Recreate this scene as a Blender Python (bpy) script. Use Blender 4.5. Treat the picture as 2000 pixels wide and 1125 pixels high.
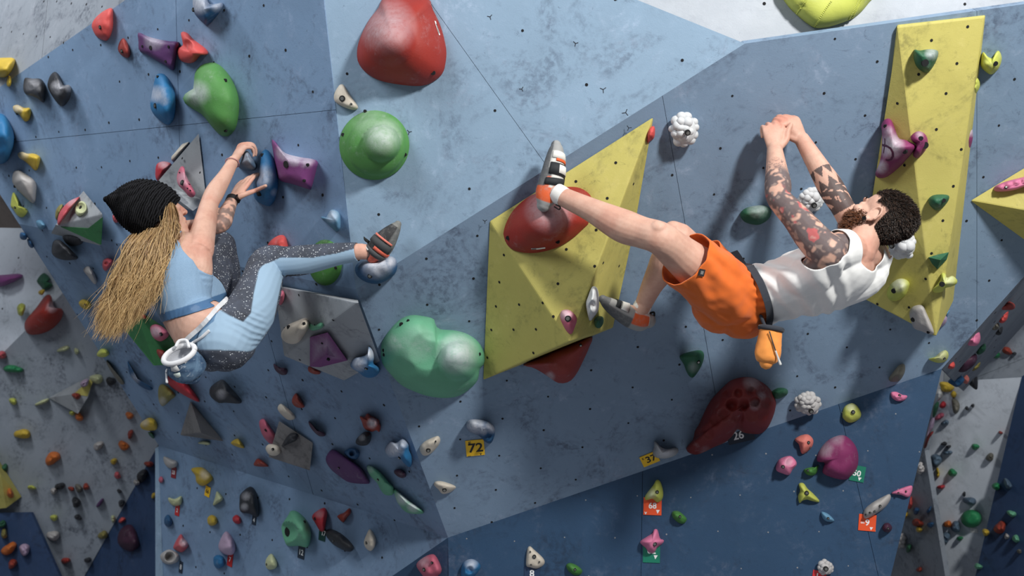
import bpy, bmesh, math, random
import numpy as np
from mathutils import Vector, Matrix, noise as mnoise

for _o in list(bpy.data.objects):
    bpy.data.objects.remove(_o)
random.seed(7)
SC = bpy.context.scene
COL = SC.collection

# ------------------------------------------------------------------ camera
CZ = 2.4                       # camera height above the mats, metres
FPX = 2000.0                   # focal length in pixels of the 2000x1125 frame
camd = bpy.data.cameras.new('camera')
camd.sensor_width = 36.0
camd.lens = 36.0 * FPX / 2000.0
camd.clip_end = 200
camd.dof.use_dof = True
camd.dof.focus_distance = 3.95
camd.dof.aperture_fstop = 3.2
cam = bpy.data.objects.new('camera', camd)
cam.location = (0, 0, CZ)
cam.rotation_euler = (math.radians(90), 0, 0)
COL.objects.link(cam)
SC.camera = cam

# ------------------------------------------------------------------ world and lamps
world = bpy.data.worlds.new('hall_air')
SC.world = world
world.use_nodes = True
bg = world.node_tree.nodes['Background']
bg.inputs['Color'].default_value = (0.80, 0.88, 1.0, 1)
bg.inputs['Strength'].default_value = 0.155

def lamp(name, loc, aim, size, power, color=(1, 1, 1)):
    d = bpy.data.lights.new(name, 'AREA')
    d.shape = 'DISK'
    d.size = size
    d.energy = power
    d.color = color
    o = bpy.data.objects.new(name, d)
    o.location = loc
    o.rotation_euler = (Vector(aim) - Vector(loc)).to_track_quat('-Z', 'Y').to_euler()
    COL.objects.link(o)
    return o

lamp('ceiling_floodlight', (2.5, 0.1, CZ + 3.0), (0.3, 4.2, CZ - 0.1), 0.55, 330, (1.0, 0.985, 0.95))
lamp('fill_lamp', (-3.0, 1.0, CZ + 3.5), (-1.6, 5.0, CZ + 0.4), 2.0, 130, (0.93, 0.97, 1.0))  # unseen fill, added to brighten the left facets
lamp('fill_lamp', (3.6, 3.0, CZ + 4.2), (4.0, 7.2, CZ - 0.2), 1.2, 75, (0.97, 0.98, 1.0))  # unseen fill aimed at the far right walls
lamp('fill_lamp', (-3.9, 4.4, CZ + 4.0), (-4.6, 8.4, CZ + 0.2), 1.2, 150, (0.97, 0.98, 1.0))  # unseen fill, turned up to brighten the far left walls
vs = SC.view_settings
vs.view_transform = 'Standard'
vs.look = 'None'
vs.gamma = 1.0
vs.use_curve_mapping = False
vs.exposure = 0.0

# ------------------------------------------------------------------ geometry helpers
CAM = Vector((0, 0, CZ))

def P(u, v, d):
    """point seen at photo pixel (u, v) at depth d metres"""
    return Vector(((u - 1000.0) / FPX * d, d, CZ + (562.5 - v) / FPX * d))

def ray(u, v):
    return Vector(((u - 1000.0) / FPX, 1.0, (562.5 - v) / FPX))

class Plane:
    def __init__(s, a, b, c):
        s.p = a.copy()
        n = (b - a).cross(c - a).normalized()
        if n.dot(CAM - a) < 0:
            n = -n
        s.n = n
        t = Vector((1, 0, 0)) - n * n.x
        if t.length < 0.2:
            t = Vector((0, 0, 1)) - n * n.z
        s.x = t.normalized()
        s.y = s.n.cross(s.x)

    def hit(s, u, v, h=0.0):
        r = ray(u, v)
        t = (s.p + s.n * h - CAM).dot(s.n) / r.dot(s.n)
        return CAM + r * t

def px(p):
    q = p - CAM
    return (1000 + FPX * q.x / q.y, 562.5 - FPX * q.z / q.y)

def new_obj(name, mesh, mat=None, parent=None, kind=None):
    o = bpy.data.objects.new(name, mesh)
    COL.objects.link(o)
    if mat is not None:
        mesh.materials.append(mat)
    if parent is not None:
        o.parent = parent
    if kind:
        o['kind'] = kind
    return o

def mesh_from(verts, faces, name='m', smooth=True):
    me = bpy.data.meshes.new(name)
    me.from_pydata([tuple(v) for v in verts], [], faces)
    me.validate()
    me.update()
    if smooth:
        me.polygons.foreach_set('use_smooth', [True] * len(me.polygons))
    return me

def bm_mesh(bm, smooth=True, recalc=True):
    if recalc:
        bmesh.ops.recalc_face_normals(bm, faces=bm.faces)
    me = bpy.data.meshes.new('m')
    bm.to_mesh(me)
    bm.free()
    if smooth:
        me.polygons.foreach_set('use_smooth', [True] * len(me.polygons))
    return me

def empty(name, loc=(0, 0, 0)):
    o = bpy.data.objects.new(name, None)
    o.empty_display_size = 0.05
    o.location = loc
    COL.objects.link(o)
    return o

def tag(o, label, cat, group=None):
    o['label'] = label
    o['category'] = cat
    if group:
        o['group'] = group
    return o

def fattr(me, name, vals):
    a = me.attributes.new(name, 'FLOAT', 'POINT')
    a.data.foreach_set('value', np.asarray(vals, dtype=np.float32))

def cattr(me, name, vals):
    a = me.attributes.new(name, 'FLOAT_COLOR', 'POINT')
    a.data.foreach_set('color', np.asarray(vals, dtype=np.float32).ravel())

# ------------------------------------------------------------------ materials
def srgb(c):
    return tuple(((x / 255.0) / 12.92 if x <= 10 else (((x / 255.0) + 0.055) / 1.055) ** 2.4) for x in c)

class NT:
    def __init__(s, name):
        s.m = bpy.data.materials.new(name)
        s.m.use_nodes = True
        s.t = s.m.node_tree
        s.t.nodes.clear()
        s.out = s.n('ShaderNodeOutputMaterial')
        s.b = s.n('ShaderNodeBsdfPrincipled')
        s.l(s.b.outputs[0], s.out.inputs[0])

    def n(s, typ, **kw):
        nd = s.t.nodes.new(typ)
        for k, v in kw.items():
            setattr(nd, k, v)
        return nd

    def l(s, a, b):
        s.t.links.new(a, b)

    def coord(s, kind='Object', scale=(1, 1, 1)):
        c = s.n('ShaderNodeTexCoord')
        mp = s.n('ShaderNodeMapping')
        mp.inputs['Scale'].default_value = scale
        s.l(c.outputs[kind], mp.inputs['Vector'])
        return mp.outputs[0]

    def noise(s, vec, scale, detail=4, rough=0.6, dist=0.0):
        nd = s.n('ShaderNodeTexNoise')
        nd.inputs['Scale'].default_value = scale
        nd.inputs['Detail'].default_value = detail
        nd.inputs['Roughness'].default_value = rough
        nd.inputs['Distortion'].default_value = dist
        s.l(vec, nd.inputs['Vector'])
        return nd.outputs[0]

    def ramp(s, fac, a, b, ca=0.0, cb=1.0):
        nd = s.n('ShaderNodeMapRange')
        nd.interpolation_type = 'SMOOTHSTEP'
        nd.inputs['From Min'].default_value = a
        nd.inputs['From Max'].default_value = b
        nd.inputs['To Min'].default_value = ca
        nd.inputs['To Max'].default_value = cb
        s.l(fac, nd.inputs['Value'])
        return nd.outputs[0]

    def mix(s, fac, a, b, mode='MIX'):
        nd = s.n('ShaderNodeMix', data_type='RGBA', blend_type=mode)
        for sock, val in ((nd.inputs['Factor'], fac), (nd.inputs['A'], a), (nd.inputs['B'], b)):
            if isinstance(val, (int, float)):
                sock.default_value = val
            elif isinstance(val, tuple):
                sock.default_value = (*val[:3], 1)
            else:
                s.l(val, sock)
        return nd.outputs['Result']

    def math(s, op, a, b=0.0):
        nd = s.n('ShaderNodeMath', operation=op)
        for i, val in enumerate((a, b)):
            if isinstance(val, (int, float)):
                nd.inputs[i].default_value = val
            else:
                s.l(val, nd.inputs[i])
        return nd.outputs[0]

    def attr(s, name, what='Fac'):
        nd = s.n('ShaderNodeAttribute', attribute_name=name)
        return nd.outputs[what]

    def bump(s, h, strength=0.3, dist=0.01):
        nd = s.n('ShaderNodeBump')
        nd.inputs['Strength'].default_value = strength
        nd.inputs['Distance'].default_value = dist
        s.l(h, nd.inputs['Height'])
        s.l(nd.outputs[0], s.b.inputs['Normal'])

    def col(s, c):
        if isinstance(c, tuple):
            s.b.inputs['Base Color'].default_value = (*c[:3], 1)
        else:
            s.l(c, s.b.inputs['Base Color'])

    def rough(s, r):
        if isinstance(r, (int, float)):
            s.b.inputs['Roughness'].default_value = r
        else:
            s.l(r, s.b.inputs['Roughness'])

_mc = {}
def plain(name, rgb, rough=0.6, metal=0.0, spec=0.5):
    if name in _mc:
        return _mc[name]
    t = NT(name)
    t.col(srgb(rgb))
    t.rough(rough)
    t.b.inputs['Metallic'].default_value = metal
    t.b.inputs['Specular IOR Level'].default_value = spec
    _mc[name] = t.m
    return t.m

def wall_mat(name, rgb, smudge=(68, 78, 98), amount=0.55, light=0.25, gloss=0.62, seed=0.0):
    """painted plywood: mottled paint, rubber scuffs, chalk haze"""
    if name in _mc:
        return _mc[name]
    t = NT(name)
    base = srgb(rgb)
    v = t.coord('Object')
    off = t.n('ShaderNodeVectorMath', operation='ADD')
    off.inputs[1].default_value = (seed, seed * 1.7, seed * 0.6)
    t.l(v, off.inputs[0])
    v = off.outputs[0]
    big = t.noise(v, 1.6, 5, 0.62, 0.3)
    mid = t.noise(v, 6.5, 6, 0.68, 0.6)
    fine = t.noise(v, 38.0, 4, 0.65, 0.2)
    grit = t.noise(v, 210.0, 2, 0.6)
    c = t.mix(t.ramp(big, 0.35, 0.72, 0.0, 0.5), base, tuple(x * 0.74 for x in base))
    # chalk haze: pale and a little violet
    pale = tuple(min(1, x * 1.15 + 0.10) for x in base)
    pale = (pale[0] * 1.03, pale[1] * 0.98, pale[2])
    hz = t.math('MULTIPLY', t.ramp(mid, 0.50, 0.78), t.ramp(fine, 0.38, 0.66))
    c = t.mix(t.math('MULTIPLY', hz, light * 2), c, pale)
    # rubber scuffs: dark broken patches
    sc = t.math('MULTIPLY', t.ramp(t.noise(v, 3.3, 5, 0.7, 1.1), 0.47, 0.70), t.ramp(fine, 0.36, 0.64))
    c = t.mix(t.math('MULTIPLY', sc, amount), c, srgb(smudge))
    sm = t.math('MULTIPLY', t.ramp(t.noise(v, 11.0, 6, 0.75, 1.8), 0.56, 0.72), t.ramp(grit, 0.35, 0.6))
    c = t.mix(t.math('MULTIPLY', sm, amount * 0.85), c, srgb(smudge))
    # scratches: stretched noise, thin
    v2 = t.coord('Object', (9.0, 9.0, 46.0))
    st = t.ramp(t.noise(v2, 1.3, 3, 0.55, 2.2), 0.715, 0.74)
    c = t.mix(t.math('MULTIPLY', st, 0.35), c, srgb(smudge))
    c = t.mix(t.ramp(grit, 0.2, 0.8, 0.0, 0.10), c, (0.9, 0.9, 0.9), 'MULTIPLY')
    t.col(c)
    t.rough(t.ramp(mid, 0.3, 0.8, gloss - 0.08, gloss + 0.16))
    t.b.inputs['Specular IOR Level'].default_value = 0.35
    hgt = t.math('ADD', t.math('MULTIPLY', grit, 0.4), t.math('MULTIPLY', fine, 0.6))
    t.bump(hgt, 0.25, 0.004)
    _mc[name] = t.m
    return t.m

def hold_mat(name, rgb, chalk=(214, 214, 220), rough=0.62, grain=160.0):
    """cast polyurethane: fine grain, chalk dust where the vertex attribute says so, dark rubber marks"""
    key = 'polyurethane_' + name
    if key in _mc:
        return _mc[key]
    t = NT(key)
    base = srgb(rgb)
    v = t.coord('Object')
    n1 = t.noise(v, 9.0, 5, 0.65, 0.4)
    n2 = t.noise(v, 46.0, 4, 0.7)
    gr = t.noise(v, grain, 2, 0.6)
    c = t.mix(t.ramp(n1, 0.3, 0.75, 0.0, 0.45), base, tuple(x * 0.72 for x in base))
    ch = t.attr('chalk')
    m = t.math('MULTIPLY', ch, t.ramp(n2, 0.22, 0.62, 0.55, 1.0))
    dust = t.math('MULTIPLY', t.ramp(n1, 0.5, 0.8), t.ramp(n2, 0.42, 0.7, 0.0, 0.25))
    m = t.math('MINIMUM', t.math('ADD', m, dust), 0.95)
    c = t.mix(m, c, srgb(chalk))
    mk = t.math('MULTIPLY', t.ramp(t.noise(v, 17.0, 5, 0.7, 1.2), 0.62, 0.75), 0.4)
    c = t.mix(mk, c, tuple(x * 0.3 for x in base))
    t.col(c)
    t.rough(rough)
    t.b.inputs['Specular IOR Level'].default_value = 0.4
    t.bump(gr, 0.22, 0.003)
    _mc[key] = t.m
    return t.m

M_BLACK = plain('hole_and_shade_black', (14, 15, 18), 0.9)
M_STEEL = plain('zinc_bolt', (150, 150, 145), 0.35, 0.9)
M_SEAM = plain('panel_joint_dark', (40, 46, 58), 0.9)
M_INK = plain('marker_ink', (26, 30, 40), 0.8)
# ------------------------------------------------------------------ the climbing wall: facets
def inv_plane(*a):
    return Plane(*[P(u, v, d) for u, v, d in a])

F2 = inv_plane((875, 1050, 4.75), (1840, 720, 4.55), (1455, 85, 3.75))      # big overhang
def dep(pl, u, v):
    return pl.hit(u, v).y
F1 = Plane(F2.hit(695, 565), F2.hit(1455, 85), P(630, 0, 3.95))             # upper facet
F4 = Plane(P(630, 0, 3.95), F2.hit(695, 565), P(0, 430, 6.0))               # left facet, upper
F4B = Plane(F2.hit(695, 565), P(875, 1050, 4.75), P(0, 430, 6.0))           # left facet, undercut
F5 = Plane(F4B.hit(310, 870), P(875, 1050, 4.75), P(305, 1350, 1 / 0.160))  # lower left
F6 = Plane(P(875, 1050, 4.75), P(1840, 720, 4.55), P(878, 1125, 4.75))      # navy plinth
F6B = Plane(P(875, 1050, 4.75), F5.hit(760, 1125), P(880, 1350, 4.78))
F3 = inv_plane((1455, 85, 3.86), (1245, 0, 3.86), (2000, 8, 3.88))              # white slab on top
F7 = Plane(F4.hit(0, 170), F4.hit(245, 0), P(0, 0, 6.15))
F8 = Plane(F2.hit(2000, 540), F2.hit(1840, 720), P(2000, 612, 5.6))         # side return, right
BR = inv_plane((1850, 760, 7.0), (1990, 760, 6.6), (1880, 1125, 7.0))
BR2 = inv_plane((1880, 745, 7.0), (2000, 690, 6.8), (1940, 600, 6.75))
BR3 = inv_plane((1990, 750, 6.6), (1905, 1125, 6.6), (2100, 1000, 5.9))
BR4 = inv_plane((1800, 860, 7.0), (1840, 1125, 7.0), (1740, 1000, 7.6))
BL = inv_plane((0, 700, 8.6), (300, 880, 8.2), (120, 1125, 8.5))
BL1 = inv_plane((0, 700, 8.6), (140, 560, 8.45), (0, 440, 8.95))
BL3 = inv_plane((0, 1005, 8.55), (60, 1000, 8.5), (60, 1250, 8.2))
BL4 = inv_plane((300, 885, 8.2), (165, 1125, 8.45), (330, 1125, 7.7))
BL5 = inv_plane((310, 1048, 8.0), (190, 1125, 8.3), (300, 1250, 8.6))

PL = {'1': F1, '2': F2, '4': F4, '5': F4B, '6': F5, 'n': F6, 'm': F6B, 'w': F3, 't': F7, 'r': F8,
      'R': BR, 'R2': BR2, 'R3': BR3, 'R4': BR4, 'L': BL, 'L1': BL1, 'L3': BL3, 'L4': BL4}

def clip(poly, a, b, side):
    """part of a pixel polygon on one side of the line a-b"""
    def f(p):
        return side * ((b[0] - a[0]) * (p[1] - a[1]) - (b[1] - a[1]) * (p[0] - a[0]))
    out = []
    for i in range(len(poly)):
        p, q = poly[i], poly[(i + 1) % len(poly)]
        fp, fq = f(p), f(q)
        if fp >= 0:
            out.append(p)
        if fp * fq < 0:
            t = fp / (fp - fq)
            out.append((p[0] + (q[0] - p[0]) * t, p[1] + (q[1] - p[1]) * t))
    return out

def prism(poly3, n, th, gap=0.0):
    """flat panel with a real thickness behind its face; edges pulled in by gap"""
    k = len(poly3)
    if gap:
        c = sum(poly3, Vector()) / k
        res = []
        for i in range(k):
            a, b, d = poly3[i - 1], poly3[i], poly3[(i + 1) % k]
            e1 = (b - a).normalized()
            e2 = (d - b).normalized()
            bis = (e2 - e1)
            if bis.length < 1e-4:
                bis = n.cross(e1)
                if bis.dot(c - b) < 0:
                    bis = -bis
                res.append(b + bis.normalized() * gap)
            else:
                s = max(0.3, abs(e1.cross(e2).length) * 0.7)
                w = bis.normalized()
                if w.dot(c - b) < 0:
                    w = -w
                res.append(b + w * gap / s)
        poly3 = res
    verts = list(poly3) + [p - n * th for p in poly3]
    faces = [tuple(range(k)), tuple(range(2 * k - 1, k - 1, -1))]
    for i in range(k):
        j = (i + 1) % k
        faces.append((i, i + k, j + k, j))
    bm = bmesh.new()
    vs_ = [bm.verts.new(v) for v in verts]
    for f in faces:
        bm.faces.new([vs_[i] for i in f])
    return bm_mesh(bm, smooth=False)

def inside(pt, poly):
    x, y = pt
    c = False
    for i in range(len(poly)):
        (x1, y1), (x2, y2) = poly[i - 1], poly[i]
        if (y1 > y) != (y2 > y) and x < (x2 - x1) * (y - y1) / (y2 - y1) + x1:
            c = not c
    return c

def discs(name, pl, pts, r, mat, parent, h=0.0012, hr=None):
    """shallow dark T-nut cups on one wall, joined (a few pixels each)"""
    V, Fc = [], []
    for p in pts:
        k = len(V)
        rr = r * random.uniform(0.85, 1.1)
        for i in range(8):
            a = i * math.pi / 4
            V.append(p + pl.n * h + (pl.x * math.cos(a) + pl.y * math.sin(a)) * rr)
        for i in range(8):
            a = i * math.pi / 4
            V.append(p - pl.n * 0.004 + (pl.x * math.cos(a) + pl.y * math.sin(a)) * rr)
        Fc.append(tuple(range(k, k + 8)))
        for i in range(8):
            j = (i + 1) % 8
            Fc.append((k + i, k + 8 + i, k + 8 + j, k + j))
    if not V:
        return
    return new_obj(name, mesh_from(V, Fc, smooth=False), mat, parent, 'stuff')

def grid_pts(pl, poly, step, seed=0, ang=0.0, stag=True):
    rnd = random.Random(seed)
    p0 = pl.p
    ca, sa = math.cos(ang), math.sin(ang)
    ex = pl.x * ca + pl.y * sa
    ey = pl.y * ca - pl.x * sa
    q = [pl.hit(*u) - p0 for u in poly]
    xs = [v.dot(ex) for v in q]
    ys = [v.dot(ey) for v in q]
    res = []
    j = 0
    y = min(ys)
    while y < max(ys):
        x = min(xs) + (step / 2 if (j % 2 and stag) else 0)
        while x < max(xs):
            p = p0 + ex * (x + rnd.uniform(-.012, .012)) + ey * (y + rnd.uniform(-.012, .012))
            if p.y > 0.5 and inside(px(p), poly) and rnd.random() < 0.9:
                res.append(p)
            x += step
        y += step * 0.75
        j += 1
    return res

def wall(name, poly, pl, mat, seams=(), step=0.0, ang=0.0, th=0.035, seed=1, hole=0.0062):
    root = empty(name, pl.hit(*poly[0]))
    root['kind'] = 'structure'
    parts = [poly]
    for a, b in seams:
        nxt = []
        for q in parts:
            L_ = math.hypot(b[0] - a[0], b[1] - a[1])
            gx, gy = -(b[1] - a[1]) / L_ * .42, (b[0] - a[0]) / L_ * .42      # joint about 2 mm wide
            l = clip(q, (a[0] + gx, a[1] + gy), (b[0] + gx, b[1] + gy), 1)
            r = clip(q, (a[0] - gx, a[1] - gy), (b[0] - gx, b[1] - gy), -1)
            nxt += [s for s in (l, r) if len(s) > 2]
        parts = nxt
    bpy.context.view_layer.update()
    inv = root.matrix_world.inverted()
    for q in parts:
        me = prism([pl.hit(*u) for u in q], pl.n, th)
        o = new_obj('panel', me, mat, root)
        o.matrix_parent_inverse = inv
    if len(parts) > 1:
        me = prism([pl.hit(u[0], u[1], -0.006) for u in poly], pl.n, 0.02)
        o = new_obj('backing_board', me, M_SEAM, root)
        o.matrix_parent_inverse = inv
    if step:
        o = discs('bolt_holes', pl, grid_pts(pl, poly, step, seed, ang), hole, M_BLACK, root)
        if o:
            o.matrix_parent_inverse = inv
    return root

W_BLUE = wall_mat('blue_painted_plywood', (140, 165, 188), seed=0.0, amount=0.5, light=0.42)
W_MAIN = wall_mat('slate_blue_painted_plywood', (122, 144, 168), seed=3.1, amount=0.75, light=0.42)
W_LEFT = wall_mat('grey_blue_painted_plywood', (120, 146, 176), seed=5.7, amount=0.7, light=0.3)
W_NAVY = wall_mat('navy_painted_plywood', (46, 74, 104), smudge=(28, 42, 62), seed=8.3, amount=0.6, light=0.3)
W_WHITE = wall_mat('white_painted_plywood', (172, 178, 186), smudge=(120, 126, 138), seed=1.9, amount=0.4, light=0.1)
W_GREY = wall_mat('pale_grey_painted_plywood', (140, 147, 156), smudge=(70, 76, 88), seed=2.4, amount=0.75, light=0.3)
W_FARG = wall_mat('far_grey_painted_plywood', (138, 146, 156), smudge=(60, 66, 78), seed=6.4, amount=0.8, light=0.2)
W_FARW = wall_mat('far_white_painted_plywood', (196, 204, 214), smudge=(100, 106, 118), seed=7.4, amount=0.5, light=0.1)
W_FARN = wall_mat('far_navy_painted_plywood', (44, 66, 100), smudge=(22, 28, 42), seed=9.9, amount=0.6, light=0.1)
W_BROWN = wall_mat('taupe_painted_plywood', (118, 108, 102), smudge=(60, 54, 52), seed=4.4, amount=0.6, light=0.1)

POLY = {
    'F1': [(695, 565), (1455, 85), (1245, 0), (603, -260)],
    'F2': [(695, 565), (1455, 85), (2000, 8), (2300, -34), (2300, 203), (2000, 540), (1840, 720), (875, 1050)],
    'F4': [(695, 565), (37, 437.2), (-95, 232), (0, 170), (245, 0), (585, -236), (606, -236)],
    'F4B': [(695, 565), (875, 1050), (310, 870), (37, 437.2)],
    'F5': [(310, 870), (875, 1050), (640, 1212), (560, 1330), (303, 1312)],
    'F6': [(875, 1050), (1840, 720), (1632, 1560), (885, 1560)],
    'F6B': [(875, 1050), (885, 1560), (560, 1420), (640, 1212)],
    'F3': [(603, -225), (1455, 118), (2000, 40), (2300, 0), (2300, -420), (603, -420)],
    'F7': [(-95, 232), (0, 170), (245, 0), (585, -236), (300, -380), (-300, -200)],
    'F8': [(2300, 203), (2000, 540), (1840, 720), (1882, 764), (2000, 634), (2300, 305)],
}
wall('wall_upper', POLY['F1'], F1, W_BLUE, [((890, 75), (1040, 285))], 0.36, 0.25, seed=11, hole=0.0062)
wall('wall_main', POLY['F2'], F2, W_MAIN, [((1296, 200), (1336, 425)), ((1908, 30), (1908, 600))], 0.22, 0.5, seed=12, hole=0.0052)
wall('wall_left', POLY['F4'], F4, W_LEFT, [((530, 227), (650, 215)), ((345, 60), (352, 330))], 0.26, 0.1, seed=13)
wall('wall_left_undercut', POLY['F4B'], F4B, W_LEFT, [((520, 640), (610, 960))], 0.26, 0.3, seed=14)
wall('wall_lower_left', POLY['F5'], F5, W_LEFT, [], 0.3, 0.0, seed=15)
wall('wall_lower', POLY['F6'], F6, W_NAVY, [((1255, 920), (1252, 1125)), ((1637, 785), (1652, 850))], 0.0, seed=16)
wall('wall_lower_side', POLY['F6B'], F6B, W_NAVY)
wall('wall_top', POLY['F3'], F3, W_WHITE, [], 0.3, 0.3, seed=17)
wall('wall_upper_left', POLY['F7'], F7, W_GREY, [((95, -20), (80, 130))], 0.24, 0.5, seed=18)
wall('wall_right_return', POLY['F8'], F8, W_FARG, [], 0.3)
_w = bpy.data.objects['wall_lower']
_o = discs('bolt_holes', F6, grid_pts(F6, POLY['F6'], 0.23, 4, 0.05), 0.0034, plain('worn_tnut', (150, 152, 156), 0.5, 0.3), _w)
_o.matrix_parent_inverse = Matrix.Translation(-_w.location)

# pale edge strip of the lower left wall
def strip(name, poly, pl, mat, h=0.006, th=0.03):
    o = new_obj(name, prism([pl.hit(u, v, h) for u, v in poly], pl.n, th), mat)
    o['kind'] = 'structure'
    return o
strip('trim_1', [(303, 876), (309, 872), (318, 1125), (320, 1312), (304, 1312)], F5, W_BLUE)

# far walls of the hall
wall('wall_back_left', [(0, 695), (-400, 990), (-400, 1560), (166, 1330), (60, 1000), (165, 1125), (300, 885), (360, 800), (200, 500)][0:1] + [(-300, 917), (-300, 1010), (60, 1000), (132, 1160), (145, 1160), (300, 885), (345, 800), (330, 700), (175, 520)], BL, W_FARG, step=0.0)
wall('wall_back_left_top', [(0, 695), (175, 520), (200, 420), (-300, 380), (-300, 917)], BL1, W_FARW, step=0.5, ang=0.3, seed=3, hole=0.009)
wall('wall_back_left_low', [(-300, 1010), (60, 1000), (132, 1160), (180, 1300), (-300, 1300)], BL3, W_FARN)
wall('wall_back_left_wedge', [(300, 885), (145, 1160), (200, 1300), (420, 1200), (420, 800)], BL4, W_FARN)
wall('wall_back_left_overhang', [(-300, 280), (-60, 330), (70, 446), (-300, 440)], inv_plane((0, 440, 7.6), (50, 448, 7.5), (0, 330, 7.2)), W_BROWN)
wall('wall_back_right', [(1810, 800), (1870, 745), (1994, 738), (1990, 760), (1905, 1125), (1850, 1350), (1800, 1350), (1842, 1125), (1806, 880)], BR, W_FARW)
wall('wall_back_right_top', [(1840, 790), (1985, 742), (2300, 600), (2300, 300), (2000, 480), (1850, 650)], BR2, W_FARG, [((1850, 760), (2300, 580))])
wall('wall_back_right_side', [(1996, 735), (1905, 1125), (1850, 1350), (2300, 1350), (2300, 560)], BR3, W_FARN)
wall('wall_back_right_strip', [(1824, 770), (1806, 880), (1846, 1125), (1880, 1350), (1600, 1350), (1700, 770)], BR4, W_FARG)
fl = mesh_from([(-8, -3, 0), (8, -3, 0), (8, 12, 0), (-8, 12, 0), (-8, -3, -.3), (8, -3, -.3), (8, 12, -.3), (-8, 12, -.3)],
               [(0, 1, 2, 3), (7, 6, 5, 4), (0, 4, 5, 1), (1, 5, 6, 2), (2, 6, 7, 3), (3, 7, 4, 0)], smooth=False)
new_obj('floor', fl, wall_mat('grey_crash_mat_vinyl', (150, 152, 158), seed=12.0), None, 'structure')

# hand-drawn Y marks on the upper wall
def pen_marks(pl, pts, parent):
    V, Fc = [], []
    for (u, v, s, a0) in pts:
        c = pl.hit(u, v, 0.0006)
        for k in range(3):
            a = a0 + k * 2.1
            d = pl.x * math.cos(a) + pl.y * math.sin(a)
            w = pl.n.cross(d) * 0.0014
            e = c + d * s
            i = len(V)
            V += [c + w, c - w, e - w, e + w]
            Fc.append((i, i + 1, i + 2, i + 3))
    o = new_obj('pen_marks', mesh_from(V, Fc, smooth=False), M_INK, parent, 'stuff')
    o.matrix_parent_inverse = Matrix.Translation(-parent.location)
pen_marks(F1, [(1124, 85, .011, .3), (1019, 174, .01, 1.0), (1178, 175, .013, .6), (1222, 220, .014, 1.2), (799, 258, .011, .2),
               (957, 33, .011, .8), (1228, 250, .011, .1), (947, 432, .01, .5)], bpy.data.objects['wall_upper'])
# ------------------------------------------------------------------ volumes (plywood pyramids bolted on the wall)
CROP = {'a1': (0, 0), 'a2': (0, 280), 'a3': (0, 560), 'a4': (0, 825), 'b1': (480, 0), 'b2': (480, 280), 'b3': (480, 560),
        'b4': (480, 825), 'c1': (960, 0), 'c2': (930, 280), 'c3': (930, 560), 'c4': (960, 825), 'd1': (1500, 0),
        'd2': (1500, 280), 'd3': (1500, 560), 'd4': (1500, 825)}
def to_px(crop, pts):
    if crop == 'px':
        return list(pts)
    if crop == 'e1':
        return [(420 + x / 7.03, 260 + y / 7.03) for x, y in pts]
    if crop == 'e6':
        return [(1330 + x / 6.25, 720 + y / 6.25) for x, y in pts]
    if crop == 'e7':
        return [(1680 + x / 8.03, 220 + y / 8.03) for x, y in pts]
    ox, oy = CROP[crop]
    return [(ox + x / 3.75, oy + y / 3.75) for x, y in pts]

def parse(s):
    return [tuple(float(q) for q in w.split(',')) for w in s.split()]

def ply_volume(name, label, mat, pl, verts, faces, bevel=0.006, holes=None, cat='volume', group=None):
    """verts: (u, v, h) with h metres proud of the wall plane; every face is a plywood panel of its own"""
    V = [pl.hit(u, v, h) for u, v, h in verts]
    root = empty(name, V[0])
    bpy.context.view_layer.update()
    inv = Matrix.Translation(-root.location)
    c = sum(V, Vector()) / len(V)
    bm = bmesh.new()
    bv = [bm.verts.new(v) for v in V]
    for f in faces:
        bm.faces.new([bv[i] for i in f])
    bmesh.ops.remove_doubles(bm, verts=bm.verts, dist=1e-5)
    bmesh.ops.recalc_face_normals(bm, faces=bm.faces)
    if bevel:
        es = [e for e in bm.edges if len(e.link_faces) == 2]
        bmesh.ops.bevel(bm, geom=es, offset=bevel, segments=2, profile=0.6, affect='EDGES')
    o = new_obj('shell', bm_mesh(bm, smooth=False, recalc=False), mat, root)
    o.matrix_parent_inverse = inv
    planes = []
    for f in faces:
        planes.append(Plane(V[f[0]], V[f[1]], V[f[2]]))
    if holes:
        allp = []
        vv, ff = [], []
        for fi, step in holes:
            q = [verts[i][:2] for i in faces[fi]]
            pix = [px(V[i]) for i in faces[fi]]
            for p in grid_pts(planes[fi], pix, step, fi + 3, 0.4):
                allp.append((planes[fi], p))
        for pn, p in allp:
            k = len(vv)
            for i in range(8):
                a = i * math.pi / 4
                vv.append(p + pn.n * 0.0012 + (pn.x * math.cos(a) + pn.y * math.sin(a)) * 0.0058)
            ff.append(tuple(range(k, k + 8)))
        if vv:
            o2 = new_obj('bolt_holes', mesh_from(vv, ff, smooth=False), M_BLACK, root, 'stuff')
            o2.matrix_parent_inverse = inv
    tag(root, label, cat, group)
    return root, planes

VY = wall_mat('yellow_painted_plywood', (190, 180, 100), smudge=(112, 108, 64), seed=2.2, amount=0.65, light=0.22)
VGREY = wall_mat('grey_painted_plywood', (158, 162, 166), smudge=(64, 68, 74), seed=3.8, amount=0.7, light=0.3)
VDGREY = wall_mat('taupe_grey_plywood', (118, 116, 116), smudge=(56, 56, 58), seed=6.1, amount=0.7, light=0.3)
VGREEN = wall_mat('green_painted_plywood', (52, 112, 66), smudge=(30, 54, 38), seed=7.7, amount=0.5, light=0.35)

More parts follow.
